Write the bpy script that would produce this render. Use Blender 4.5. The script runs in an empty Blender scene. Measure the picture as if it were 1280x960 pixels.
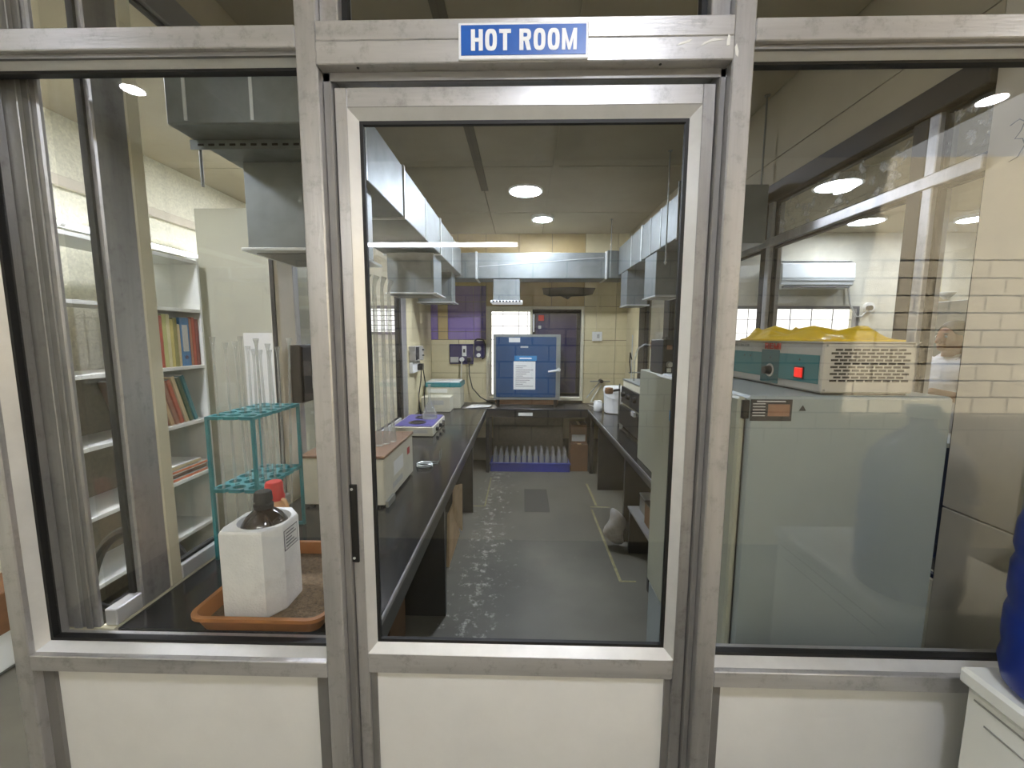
import bpy, math, random
from mathutils import Vector, Matrix
random.seed(11)
scn = bpy.context.scene
COL = scn.collection

# ---------------------------------------------------------------- camera, world, exposure
def make_camera():
    yaw, pitch, roll = (math.radians(a) for a in (1.40, 6.55, 0.214))
    f = Vector((-math.sin(yaw) * math.cos(pitch), math.cos(yaw) * math.cos(pitch), -math.sin(pitch)))
    r = f.cross(Vector((0, 0, 1))).normalized()
    u = r.cross(f)
    r2 = r * math.cos(roll) + u * math.sin(roll)
    u2 = -r * math.sin(roll) + u * math.cos(roll)
    cd = bpy.data.cameras.new('camera')
    cd.sensor_width = 36.0
    cd.lens = 515.0 / 1280.0 * 36.0
    cd.clip_start = 0.05
    c = bpy.data.objects.new('camera', cd)
    COL.objects.link(c)
    m = Matrix((r2, u2, -f)).transposed().to_4x4()
    m.translation = (0, 0, 1.6)
    c.matrix_world = m
    scn.camera = c
make_camera()
w = bpy.data.worlds.new('world')
scn.world = w
w.use_nodes = True
w.node_tree.nodes['Background'].inputs[0].default_value = (1.0, 0.985, 0.95, 1)
w.node_tree.nodes['Background'].inputs[1].default_value = 1.3
vs = scn.view_settings
vs.view_transform = 'Standard'
vs.look = 'None'
vs.exposure = 1.0
vs.gamma = 1.0
vs.use_curve_mapping = False
L_DISC = 42.0      # radiance of the round ceiling lamps
L_HOT = 145.0      # radiance of the two lamps inside the hot room
L_LEFT_FILL = 210.0     # radiance of the added fill lamps in the left room
L_CORR = 115.0     # radiance of the corridor lamps
L_TUBE = 30.0      # radiance of the fluorescent tubes

L_BATTEN = 4.5     # radiance of the dimmer tube in the left room
def make_sun():
    # sun through an added opening at the corridor's right end, onto the block wall
    sd_ = bpy.data.lights.new('sun', 'SUN')
    sd_.energy = 10.0
    sd_.angle = math.radians(1.0)
    sd_.color = (1.0, 0.93, 0.82)
    so_ = bpy.data.objects.new('sun', sd_)
    COL.objects.link(so_)
    so_.rotation_euler = Vector((-0.10, -0.62, -1.0)).to_track_quat('-Z', 'Y').to_euler()
    so_.location = (3, 3, 6)
make_sun()

# ---------------------------------------------------------------- materials
def lin(h):
    c = [int(h[i:i + 2], 16) / 255 for i in (0, 2, 4)]
    return tuple(((v + 0.055) / 1.055) ** 2.4 if v > 0.04045 else v / 12.92 for v in c) + (1,)
M = {}
def mat(name, col, rough=0.5, metal=0.0, var=0.0, scale=8.0, bump=0.0, bscale=60.0, stretch=None, spec=0.5, emit=None, estr=0.0, dirt=0.0):
    m = bpy.data.materials.new(name)
    m.use_nodes = True
    nt = m.node_tree
    b = nt.nodes['Principled BSDF']
    c = lin(col) if isinstance(col, str) else tuple(col) + (1,)
    b.inputs['Base Color'].default_value = c
    b.inputs['Roughness'].default_value = rough
    b.inputs['Metallic'].default_value = metal
    b.inputs['Specular IOR Level'].default_value = spec
    if emit is not None:
        b.inputs['Emission Color'].default_value = lin(emit)
        b.inputs['Emission Strength'].default_value = estr
    if var > 0 or bump > 0:
        g = nt.nodes.new('ShaderNodeNewGeometry')
        mp = nt.nodes.new('ShaderNodeMapping')
        mp.inputs['Scale'].default_value = stretch or (1, 1, 1)
        nt.links.new(g.outputs['Position'], mp.inputs['Vector'])
        n = nt.nodes.new('ShaderNodeTexNoise')
        n.inputs['Scale'].default_value = scale
        n.inputs['Detail'].default_value = 5
        n.inputs['Roughness'].default_value = 0.65
        nt.links.new(mp.outputs[0], n.inputs['Vector'])
        if var > 0:
            r = nt.nodes.new('ShaderNodeValToRGB')
            r.color_ramp.elements[0].position = 0.3
            r.color_ramp.elements[1].position = 0.7
            r.color_ramp.elements[0].color = tuple(v * (1 - var) for v in c[:3]) + (1,)
            r.color_ramp.elements[1].color = tuple(min(1, v * (1 + var)) for v in c[:3]) + (1,)
            nt.links.new(n.outputs['Fac'], r.inputs[0])
            nt.links.new(r.outputs[0], b.inputs['Base Color'])
            if dirt > 0:                      # dark handling stains and scuffs
                n3 = nt.nodes.new('ShaderNodeTexNoise')
                n3.inputs['Scale'].default_value = 22
                n3.inputs['Detail'].default_value = 9
                n3.inputs['Roughness'].default_value = 0.75
                nt.links.new(g.outputs['Position'], n3.inputs['Vector'])
                mr = nt.nodes.new('ShaderNodeMapRange')
                mr.inputs['From Min'].default_value = 0.52
                mr.inputs['From Max'].default_value = 0.72
                mr.inputs['To Max'].default_value = dirt
                nt.links.new(n3.outputs['Fac'], mr.inputs['Value'])
                mx = nt.nodes.new('ShaderNodeMixRGB')
                nt.links.new(mr.outputs[0], mx.inputs[0])
                nt.links.new(r.outputs[0], mx.inputs[1])
                mx.inputs[2].default_value = lin('4a443c')
                nt.links.new(mx.outputs[0], b.inputs['Base Color'])
        if bump > 0:
            n2 = nt.nodes.new('ShaderNodeTexNoise')
            n2.inputs['Scale'].default_value = bscale
            n2.inputs['Detail'].default_value = 4
            nt.links.new(mp.outputs[0], n2.inputs['Vector'])
            bp = nt.nodes.new('ShaderNodeBump')
            bp.inputs['Strength'].default_value = bump
            bp.inputs['Distance'].default_value = 0.01
            nt.links.new(n2.outputs['Fac'], bp.inputs['Height'])
            nt.links.new(bp.outputs[0], b.inputs['Normal'])
    M[name] = m
    return m
def emis(name, col, strength):
    m = bpy.data.materials.new(name)
    m.use_nodes = True
    nt = m.node_tree
    nt.nodes.clear()
    o = nt.nodes.new('ShaderNodeOutputMaterial')
    e = nt.nodes.new('ShaderNodeEmission')
    e.inputs[0].default_value = lin(col)
    e.inputs[1].default_value = strength
    nt.links.new(e.outputs[0], o.inputs[0])
    M[name] = m
def glass(name, tint, f0=0.04, power=5.0, gain=0.96, smear=0.0, sscale=6.0, thr=0.6, rough=0.0):
    """thin clear glass: straight-through transmission plus a Fresnel reflection, optional dried smears"""
    m = bpy.data.materials.new(name)
    m.use_nodes = True
    nt = m.node_tree
    nt.nodes.clear()
    N = nt.nodes.new
    L = nt.links.new
    o = N('ShaderNodeOutputMaterial')
    t = N('ShaderNodeBsdfTransparent')
    t.inputs[0].default_value = tuple(tint) + (1,)
    g = N('ShaderNodeBsdfGlossy')
    g.inputs['Roughness'].default_value = rough
    lw = N('ShaderNodeLayerWeight')
    lw.inputs['Blend'].default_value = 0.5
    p = N('ShaderNodeMath'); p.operation = 'POWER'
    L(lw.outputs['Facing'], p.inputs[0]); p.inputs[1].default_value = power
    a = N('ShaderNodeMath'); a.operation = 'MULTIPLY_ADD'
    L(p.outputs[0], a.inputs[0]); a.inputs[1].default_value = gain; a.inputs[2].default_value = f0
    mx = N('ShaderNodeMixShader')
    L(a.outputs[0], mx.inputs[0]); L(t.outputs[0], mx.inputs[1]); L(g.outputs[0], mx.inputs[2])
    out = mx
    if smear > 0:
        geo = N('ShaderNodeNewGeometry')
        n = N('ShaderNodeTexNoise')
        n.inputs['Scale'].default_value = sscale
        n.inputs['Detail'].default_value = 8
        n.inputs['Roughness'].default_value = 0.7
        L(geo.outputs['Position'], n.inputs['Vector'])
        mr = N('ShaderNodeMapRange')
        mr.inputs['From Min'].default_value = thr
        mr.inputs['From Max'].default_value = thr + 0.2
        mr.inputs['To Max'].default_value = smear
        L(n.outputs['Fac'], mr.inputs['Value'])
        d = N('ShaderNodeBsdfDiffuse')
        d.inputs[0].default_value = (0.8, 0.8, 0.78, 1)
        m2 = N('ShaderNodeMixShader')
        L(mr.outputs[0], m2.inputs[0]); L(mx.outputs[0], m2.inputs[1]); L(d.outputs[0], m2.inputs[2])
        out = m2
    L(out.outputs[0], o.inputs[0])
    M[name] = m

mat('aluminium', 'b2b1b0', 0.36, 0.62, 0.3, 9, 0.06, 200, (1, 1, 0.10), dirt=0.38)
mat('aluminium_rail', 'bab9b8', 0.36, 0.55, 0.25, 9, 0.06, 200, (0.10, 1, 1), dirt=0.45)
mat('aluminium_lit', 'd4d4d2', 0.32, 0.35, 0.08, 9)  # paler than the rails: highlight from above put into the colour
mat('aluminium_dark', '82807e', 0.45, 0.4, 0.1, 5)
mat('bronze_frame', '2a2721', 0.6, 0.0, 0.15, 6, spec=0.3)
mat('gasket', '0c0c0b', 0.6)
mat('white_laminate', 'dcdcd9', 0.55, 0, 0.05, 4)
mat('cream_wall', 'dbd6c2', 0.8, 0, 0.10, 5, 0.25, 90)
mat('speckled_wall', 'dcdac4', 0.85, 0, 0.18, 70, 0.5, 70)
mat('cream_paint', 'd8d3b8', 0.6, 0, 0.05, 4)
mat('cream_panel', 'c6beaa', 0.6, 0, 0.10, 3)
mat('wall_joint', '6e6654', 0.9)
mat('tile_cream', 'cfc49c', 0.45, 0, 0.10, 3, 0.05, 40)
mat('tile_tan', 'b39c68', 0.5, 0, 0.12, 4)
mat('tile_reflection', '7c68a0', 0.35, 0, 0.12, 4)  # purple reflection in the door glass, put into the tile colour
mat('tile_reflection_dark', '3a2a70', 0.4, 0, 0.1, 4)  # darker edge of the same reflection, also put into the colour
mat('brick_paint', 'e8dcc0', 0.7, 0, 0.10, 6, 0.2, 60)
mat('ceiling_board', 'a69d86', 0.85, 0, 0.06, 3)
mat('ceiling_joint', '6d6656', 0.9)
mat('damp', '4a4638', 0.9, 0, 0.2, 14)
mat('granite', '17181a', 0.16, 0, 0.35, 60)
mat('granite_dusty', '26262a', 0.3, 0, 0.5, 12)
mat('granite_edge', '7a7a78', 0.35, 0, 0.15, 20)
mat('black_slab', '131313', 0.35, 0, 0.3, 10)
mat('galvanised', '7c8281', 0.5, 0.7, 0.16, 9, 0.03, 30)
mat('galv_edge', 'd0d4d2', 0.35, 0.5, 0.1, 9)
mat('dark_inside', '1c1c1b', 0.9)
mat('steel_grey', '7d807b', 0.45, 0.3, 0.08, 5)
mat('fridge_side', '8c9592', 0.5, 0.1, 0.06, 3)
mat('fridge_door', '949684', 0.5, 0.0, 0.06, 3)
mat('unit_grey', 'a5a39a', 0.5, 0.1, 0.05, 5)
mat('teal_panel', '1f6a6c', 0.45, 0, 0.05, 10)
mat('teal_dark', '174e50', 0.45)
mat('teal_paint', '2f7f84', 0.45, 0, 0.12, 20)
mat('red_lamp', 'c0100c', 0.3, 0, 0, emit='ff2010', estr=0.35)
mat('red_letter', 'a8281e', 0.5)
mat('red_cap', 'b8231d', 0.4)
mat('black_plastic', '121212', 0.4)
mat('black_matt', '0b0b0b', 0.7)
mat('dark_brown', '2a211a', 0.5)
mat('white_plastic', 'e4e4df', 0.45)
mat('white_enamel', 'e6e8e2', 0.35, 0, 0.03, 4)
mat('groove_grey', '9a9c98', 0.6)
mat('foam', 'e9e9e4', 0.75, 0, 0.05, 30, 0.25, 160)
mat('amber', '1e0d06', 0.08, 0, 0.1, 6, spec=0.8)
mat('terracotta_plastic', 'a8703f', 0.5, 0, 0.12, 8)
mat('vermiculite', '6e5c44', 0.95, 0, 0.45, 90, 0.8, 90)
mat('tan_jug', 'c79a6a', 0.45, 0, 0.06, 9)
mat('paper', 'dcdcd6', 0.8)
mat('paper_grey', 'b4b4ae', 0.8, 0, 0.1, 60)
mat('print_grey', '6c6c6c', 0.8)
mat('print_dark', '2c2a2a', 0.7)
mat('copper_plate', '8c6a56', 0.4, 0.4, 0.15, 40)
mat('yellow_bag', 'd3b111', 0.42, 0, 0.08, 12)
mat('sign_blue', '1458b0', 0.35)
mat('sign_white', 'eceef0', 0.4)
mat('oven_blue', '0d4068', 0.45, 0, 0.12, 7)
mat('oven_frame', '8f9490', 0.4, 0.5, 0.1, 8)
mat('label_blue', '2a7fb4', 0.5)
mat('navy', '221c50', 0.45, 0, 0.1, 8)
mat('purple_top', '46427c', 0.4, 0, 0.08, 8)
mat('beige_box', 'c6c2ac', 0.5, 0, 0.08, 12)
mat('brown_top', '7a5c42', 0.6, 0, 0.2, 25)
mat('wood', '7a5636', 0.6, 0, 0.2, 10)
mat('plywood', 'c4a67c', 0.7, 0, 0.15, 9)
mat('cardboard', '6a4a2c', 0.8, 0, 0.15, 8)
mat('crate_blue', '1c2f90', 0.45, 0, 0.1, 9)
mat('mesh_grey', '7a7262', 0.8, 0, 0.2, 40)
mat('floor_patch', '45433a', 0.7, 0, 0.15, 20)
mat('cable_black', '101010', 0.6)
mat('cable_white', 'c9c7bd', 0.6)
mat('blue_jar', '0a2a86', 0.28, 0, 0.1, 7)
mat('ac_white', 'e2e6e2', 0.4)
mat('yellow_tape', '86805a', 0.75, 0, 0.4, 30)
mat('shelf_white', 'd4d6cf', 0.5, 0, 0.04, 6)
mat('cupboard_beige', 'a8a795', 0.6, 0, 0.05, 4)
mat('skin', '8a5a3e', 0.55, 0, 0.05, 20)
mat('hair', '14110f', 0.6)
mat('shirt', 'e6e8ec', 0.8, 0, 0.04, 12)
mat('trousers', '2a2d36', 0.85)
mat('eye_white', 'e8e6e0', 0.3)
mat('lip', '6e3e34', 0.5)
mat('white_bag', 'a8a49a', 0.5, 0, 0.2, 20)
mat('orange_paper', 'c46a3a', 0.7)
emis('lamp_disc', 'e6eeff', L_DISC)
emis('lamp_disc_bright', 'e6eeff', L_HOT)
emis('lamp_disc_corridor', 'eef2ff', L_CORR)
emis('lamp_tube', 'f4f8ff', L_TUBE)
emis('lamp_disc_left_fill', 'f0f2ff', L_LEFT_FILL)
emis('lamp_batten', 'f4f8ff', L_BATTEN)
glass('pane_front', (0.972, 0.975, 0.972), 0.042, smear=0.10, sscale=7, thr=0.60)
glass('pane_clean', (0.975, 0.978, 0.975), 0.04)
glass('pane_smeared', (0.95, 0.96, 0.95), 0.04, smear=0.75, sscale=16, thr=0.50)
glass('glassware', (0.90, 0.92, 0.91), 0.09, power=1.8, gain=0.85, smear=0.16, thr=-0.2)
glass('milky_glass', (0.85, 0.87, 0.86), 0.10, power=1.6, gain=0.85, smear=0.17, thr=-0.2)  # even milky diffuse mixed in so the clear pieces stand out

def floor_material():
    m = bpy.data.materials.new('floor_paint')
    m.use_nodes = True
    nt = m.node_tree
    N = nt.nodes.new; L = nt.links.new
    b = nt.nodes['Principled BSDF']
    g = N('ShaderNodeNewGeometry')
    n1 = N('ShaderNodeTexNoise'); n1.inputs['Scale'].default_value = 2.2; n1.inputs['Detail'].default_value = 6
    n2 = N('ShaderNodeTexNoise'); n2.inputs['Scale'].default_value = 17; n2.inputs['Detail'].default_value = 9; n2.inputs['Roughness'].default_value = 0.72
    L(g.outputs['Position'], n1.inputs['Vector']); L(g.outputs['Position'], n2.inputs['Vector'])
    r = N('ShaderNodeValToRGB')
    r.color_ramp.elements[0].position = 0.35; r.color_ramp.elements[1].position = 0.7
    r.color_ramp.elements[0].color = lin('514e42'); r.color_ramp.elements[1].color = lin('625f51')
    L(n1.outputs['Fac'], r.inputs[0])
    # worn, flaking paint along the left side of the aisle
    sx = N('ShaderNodeSeparateXYZ'); L(g.outputs['Position'], sx.inputs[0])
    d = N('ShaderNodeMath'); d.operation = 'ADD'; L(sx.outputs['X'], d.inputs[0]); d.inputs[1].default_value = 0.27
    ab = N('ShaderNodeMath'); ab.operation = 'ABSOLUTE'; L(d.outputs[0], ab.inputs[0])
    mr = N('ShaderNodeMapRange'); L(ab.outputs[0], mr.inputs['Value'])
    mr.inputs['From Min'].default_value = 0.02; mr.inputs['From Max'].default_value = 0.36
    mr.inputs['To Min'].default_value = 0.52; mr.inputs['To Max'].default_value = 0.66
    sb = N('ShaderNodeMath'); sb.operation = 'SUBTRACT'; L(n2.outputs['Fac'], sb.inputs[0]); L(mr.outputs[0], sb.inputs[1])
    ml = N('ShaderNodeMath'); ml.operation = 'MULTIPLY'; ml.use_clamp = True; L(sb.outputs[0], ml.inputs[0]); ml.inputs[1].default_value = 9
    mx = N('ShaderNodeMixRGB'); L(ml.outputs[0], mx.inputs[0]); L(r.outputs[0], mx.inputs[1]); mx.inputs[2].default_value = lin('a9a69b')
    L(mx.outputs[0], b.inputs['Base Color'])
    b.inputs['Roughness'].default_value = 0.55
    M['floor_paint'] = m
floor_material()

# ---------------------------------------------------------------- geometry helpers
class MB:
    def __init__(s):
        s.v = []; s.f = []
    def add(s, vs, fs):
        o = len(s.v)
        s.v += [tuple(p) for p in vs]
        s.f += [tuple(i + o for i in f) for f in fs]
        return s
    def box(s, x0, x1, y0, y1, z0, z1):
        return s.add([(x0, y0, z0), (x1, y0, z0), (x1, y1, z0), (x0, y1, z0), (x0, y0, z1), (x1, y0, z1), (x1, y1, z1), (x0, y1, z1)],
                     [(0, 3, 2, 1), (4, 5, 6, 7), (0, 1, 5, 4), (1, 2, 6, 5), (2, 3, 7, 6), (3, 0, 4, 7)])
    def hexa(s, b, t):
        return s.add(list(b) + list(t), [(0, 3, 2, 1), (4, 5, 6, 7), (0, 1, 5, 4), (1, 2, 6, 5), (2, 3, 7, 6), (3, 0, 4, 7)])
    def prism(s, poly, z0, z1):
        n = len(poly)
        return s.add([(x, y, z0) for x, y in poly] + [(x, y, z1) for x, y in poly],
                     [tuple(reversed(range(n))), tuple(range(n, 2 * n))] + [(i, (i + 1) % n, n + (i + 1) % n, n + i) for i in range(n)])
    def prism_y(s, poly, y0, y1):      # poly in (x, z)
        n = len(poly)
        return s.add([(x, y0, z) for x, z in poly] + [(x, y1, z) for x, z in poly],
                     [tuple(range(n)), tuple(reversed(range(n, 2 * n)))] + [(i, n + i, n + (i + 1) % n, (i + 1) % n) for i in range(n)])
    def cyl(s, p0, p1, r0, r1=None, n=16, caps=True):
        r1 = r0 if r1 is None else r1
        p0 = Vector(p0); p1 = Vector(p1)
        d = (p1 - p0).normalized()
        a = d.orthogonal().normalized(); b = d.cross(a)
        vs = []
        for p, r in ((p0, r0), (p1, r1)):
            vs += [p + (a * math.cos(2 * math.pi * k / n) + b * math.sin(2 * math.pi * k / n)) * r for k in range(n)]
        fs = [(k, (k + 1) % n, n + (k + 1) % n, n + k) for k in range(n)]
        if caps:
            fs += [tuple(reversed(range(n))), tuple(range(n, 2 * n))]
        return s.add(vs, fs)
    def tube(s, pts, r, n=8):
        pts = [Vector(p) for p in pts]
        rs = r if isinstance(r, (list, tuple)) else [r] * len(pts)
        vs = []; a = None
        for i, p in enumerate(pts):
            d = (pts[min(i + 1, len(pts) - 1)] - pts[max(i - 1, 0)]).normalized()
            a = d.orthogonal().normalized() if a is None else (a - d * a.dot(d)).normalized()
            b = d.cross(a)
            vs += [p + (a * math.cos(2 * math.pi * k / n) + b * math.sin(2 * math.pi * k / n)) * rs[i] for k in range(n)]
        m = len(pts)
        fs = [(i * n + k, i * n + (k + 1) % n, (i + 1) * n + (k + 1) % n, (i + 1) * n + k) for i in range(m - 1) for k in range(n)]
        fs += [tuple(reversed(range(n))), tuple(range((m - 1) * n, m * n))]
        return s.add(vs, fs)
    def lathe(s, prof, cx, cy, n=24, z0=0.0):
        vs = []
        for r, z in prof:
            r = max(r, 0.0003)
            vs += [(cx + r * math.cos(2 * math.pi * k / n), cy + r * math.sin(2 * math.pi * k / n), z0 + z) for k in range(n)]
        m = len(prof)
        fs = [(i * n + k, i * n + (k + 1) % n, (i + 1) * n + (k + 1) % n, (i + 1) * n + k) for i in range(m - 1) for k in range(n)]
        fs += [tuple(reversed(range(n))), tuple(range((m - 1) * n, m * n))]
        return s.add(vs, fs)
    def ball(s, c, r, n=16, m=10, sc=(1, 1, 1)):
        vs = []
        for i in range(1, m):
            t = math.pi * i / m
            vs += [(c[0] + sc[0] * r * math.sin(t) * math.cos(2 * math.pi * k / n), c[1] + sc[1] * r * math.sin(t) * math.sin(2 * math.pi * k / n), c[2] + sc[2] * r * math.cos(t)) for k in range(n)]
        fs = [(i * n + k, (i + 1) * n + k, (i + 1) * n + (k + 1) % n, i * n + (k + 1) % n) for i in range(m - 2) for k in range(n)]
        vs += [(c[0], c[1], c[2] + sc[2] * r), (c[0], c[1], c[2] - sc[2] * r)]
        T, B = len(vs) - 2, len(vs) - 1
        fs += [(T, k, (k + 1) % n) for k in range(n)] + [(B, (m - 2) * n + (k + 1) % n, (m - 2) * n + k) for k in range(n)]
        return s.add(vs, fs)
    def rotz(s, ang, cx, cy):
        c, q = math.cos(ang), math.sin(ang)
        s.v = [(cx + (x - cx) * c - (y - cy) * q, cy + (x - cx) * q + (y - cy) * c, z) for x, y, z in s.v]
        return s
    def holed(s, x0, x1, y0, y1, z0, z1, nx, ny, r, n=16):
        dx, dy = (x1 - x0) / nx, (y1 - y0) / ny
        for i in range(nx):
            for j in range(ny):
                cx, cy = x0 + (i + .5) * dx, y0 + (j + .5) * dy
                sq = []; ci = []
                for k in range(n):
                    a = 2 * math.pi * (k + .5) / n
                    c, q = math.cos(a), math.sin(a)
                    t = min((dx / 2) / max(abs(c), 1e-6), (dy / 2) / max(abs(q), 1e-6))
                    sq.append((cx + c * t, cy + q * t)); ci.append((cx + c * r, cy + q * r))
                vs = [(x, y, z1) for x, y in sq] + [(x, y, z1) for x, y in ci] + [(x, y, z0) for x, y in sq] + [(x, y, z0) for x, y in ci]
                fs = []
                for k in range(n):
                    l = (k + 1) % n
                    fs += [(k, l, n + l, n + k), (2 * n + l, 2 * n + k, 3 * n + k, 3 * n + l), (n + k, n + l, 3 * n + l, 3 * n + k), (l, k, 2 * n + k, 2 * n + l)]
                s.add(vs, fs)
        return s
    def build(s, name, m, parent=None, bevel=0.0, smooth=False, seg=1):
        o = world_of(parent) if parent is not None else None
        if parent is None:
            xs, ys, zs = zip(*s.v)
            o = Vector(((min(xs) + max(xs)) / 2, (min(ys) + max(ys)) / 2, min(zs)))
        me = bpy.data.meshes.new(name)
        me.from_pydata([(x - o[0], y - o[1], z - o[2]) for x, y, z in s.v], [], s.f)
        me.materials.append(M[m] if isinstance(m, str) else m)
        if smooth:
            for p in me.polygons:
                p.use_smooth = True
            me.set_sharp_from_angle(angle=math.radians(40))
        me.update()
        ob = bpy.data.objects.new(name, me)
        COL.objects.link(ob)
        if parent is not None:
            ob.parent = parent
        else:
            ob.location = o
        if bevel > 0:
            bm = ob.modifiers.new('bevel', 'BEVEL')
            bm.width = bevel; bm.segments = seg; bm.limit_method = 'ANGLE'
        return ob

def world_of(o):
    v = Vector((0, 0, 0))
    while o is not None:
        v += o.location; o = o.parent
    return v
def tag(o, label, cat, group=None):
    o['label'] = label; o['category'] = cat
    if group: o['group'] = group
    return o
def thing(name, label, cat, loc, group=None):
    o = bpy.data.objects.new(name, None)
    o.empty_display_size = 0.1
    COL.objects.link(o)
    o.location = loc
    return tag(o, label, cat, group)
def struct(name, label, loc=(0, 0, 0), cat=None):
    o = bpy.data.objects.new(name, None)
    o.empty_display_size = 0.1
    COL.objects.link(o)
    o.location = loc
    o['kind'] = 'structure'; o['label'] = label
    o['category'] = cat or name.split('_')[0]
    return o
def smesh(mb, name, m, label, cat=None, bevel=0):
    o = mb.build(name, m, None, bevel)
    o['kind'] = 'structure'; o['label'] = label; o['category'] = cat or name.split('_')[0]
    return o
def B(*a):
    return MB().box(*a)
def part(name, m, parent, box, bevel=0.0, label=None):
    o = MB().box(*box).build(name, m, parent, bevel)
    if label: o['label'] = label
    return o
def copy_of(src, parent, delta):
    c = src.copy(); COL.objects.link(c); c.parent = parent
    c.location = src.location + Vector(delta)
    return c
def text(body, name, m, parent, origin, right, up, size, extrude=0.0004, sx=1.0, bold=0.0, align='CENTER'):
    cu = bpy.data.curves.new(name, 'FONT')
    cu.body = body; cu.size = size; cu.extrude = extrude; cu.offset = bold
    cu.align_x = align; cu.align_y = 'CENTER'; cu.resolution_u = 2
    tmp = bpy.data.objects.new(name + '_tmp', cu)
    COL.objects.link(tmp)
    dg = bpy.context.evaluated_depsgraph_get(); dg.update()
    me = bpy.data.meshes.new_from_object(tmp.evaluated_get(dg))
    bpy.data.objects.remove(tmp); bpy.data.curves.remove(cu)
    r = Vector(right).normalized(); u = Vector(up).normalized(); n = r.cross(u)
    o0 = Vector(origin) - world_of(parent)
    for v in me.vertices:
        c = v.co.copy()
        v.co = o0 + r * c.x * sx + u * c.y + n * c.z
    me.materials.clear(); me.materials.append(M[m]); me.name = name
    ob = bpy.data.objects.new(name, me)
    COL.objects.link(ob); ob.parent = parent
    return ob

def arc_band(cx, cy, rx, ry, a0, a1, st, n=14):
    """quads of an elliptic stroke, outer radii rx, ry, stroke width st"""
    q = []
    for k in range(n):
        a, b = a0 + (a1 - a0) * k / n, a0 + (a1 - a0) * (k + 1) / n
        def pt(t, d):
            c, s_ = math.cos(t), math.sin(t)
            e = 0.72
            return (cx + (rx - d) * math.copysign(abs(c) ** e, c), cy + (ry - d) * math.copysign(abs(s_) ** e, s_))
        q.append([pt(a, st), pt(a, 0), pt(b, 0), pt(b, st)])
    return q
def glyph(ch, w, st):
    """condensed bold capital of height 1 as convex quads; returns (quads, width)"""
    r = lambda x0, x1, y0, y1: [(x0, y0), (x1, y0), (x1, y1), (x0, y1)]
    if ch == 'H': return [r(0, st, 0, 1), r(w - st, w, 0, 1), r(st, w - st, .42, .42 + st * .9)], w
    if ch == 'O': return arc_band(w / 2, .5, w / 2, .515, 0, 2 * math.pi, st, 28), w
    if ch == 'T': return [r(0, w, 1 - st * .95, 1), r(w / 2 - st / 2, w / 2 + st / 2, 0, 1 - st * .95)], w
    if ch == 'R':
        b = arc_band(w * .5, .72, w * .48, .28, -math.pi / 2, math.pi / 2, st * .92, 12)
        return [r(0, st, 0, 1), r(st, w * .5, 1 - st * .92, 1), r(st, w * .5, .44, .44 + st * .92), [(w * .42, .46), (w - st * 1.05, 0), (w, 0), (w * .42 + st * 1.1, .46)]] + b, w
    if ch == 'M':
        W = w * 1.25
        return [r(0, st * .85, 0, 1), r(W - st * .85, W, 0, 1), [(st * .85, 1), (st * .85, .55), (W / 2 - st * .3, 0), (W / 2, .30)], [(W - st * .85, 1), (W / 2, .30), (W / 2 + st * .3, 0), (W - st * .85, .55)], [(W / 2 - st * .3, 0), (W / 2 + st * .3, 0), (W / 2, .30), (W / 2, .30)]], W
    if ch == 'E': return [r(0, st, 0, 1), r(st, w * .9, 0, st * .9), r(st, w * .85, .43, .43 + st * .9), r(st, w * .9, 1 - st * .9, 1)], w * .9
    if ch == 'I': return [r(0, st, 0, 1)], st
    return [], w * .32
def block_text(body, m, parent, origin, right, up, height, width, st=.2, w=.58, gap=.11, th=.0006):
    x = 0; L_ = []
    for ch in body:
        g_, adv = glyph(ch, w, st)
        if g_: L_.append([[(a + x, b) for a, b in q] for q in g_])
        x += adv + gap
    total = x - gap
    r = Vector(right).normalized(); u = Vector(up).normalized(); n = r.cross(u); o = Vector(origin)
    for qs in L_:
        mb = MB()
        for q in qs:
            P_ = [o + r * ((a / total - .5) * width) + u * ((b - .5) * height) for a, b in q]
            mb.hexa([p - n * th for p in P_], [p + n * th for p in P_])
        mb.build('letter', m, parent)

def ring(x0, x1, z0, z1, w, y0, y1):
    """rectangular picture frame in the xz plane"""
    m = MB()
    m.box(x0, x1, y0, y1, z0, z0 + w); m.box(x0, x1, y0, y1, z1 - w, z1)
    m.box(x0, x0 + w, y0, y1, z0 + w, z1 - w); m.box(x1 - w, x1, y0, y1, z0 + w, z1 - w)
    return m
def ring_x(y0, y1, z0, z1, w, x0, x1):
    m = MB()
    m.box(x0, x1, y0, y1, z0, z0 + w); m.box(x0, x1, y0, y1, z1 - w, z1)
    m.box(x0, x1, y0, y0 + w, z0 + w, z1 - w); m.box(x0, x1, y1 - w, y1, z0 + w, z1 - w)
    return m
def bead(x0, x1, z0, z1, w, yf, yg):
    """sloped glazing bead: outer rim at yf, inner rim at yg"""
    m = MB()
    o = [(x0, yf, z0), (x1, yf, z0), (x1, yf, z1), (x0, yf, z1)]
    i = [(x0 + w, yg, z0 + w), (x1 - w, yg, z0 + w), (x1 - w, yg, z1 - w), (x0 + w, yg, z1 - w)]
    ob = [(a, yg + 0.006, c) for a, b, c in o]; ib = [(a, yg + 0.006, c) for a, b, c in i]
    vs = o + i + ob + ib
    fs = []
    for k in range(4):
        l = (k + 1) % 4
        fs += [(k, l, 4 + l, 4 + k), (8 + l, 8 + k, 12 + k, 12 + l), (4 + k, 4 + l, 12 + l, 12 + k), (l, k, 8 + k, 8 + l)]
    return m.add(vs, fs)

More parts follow.
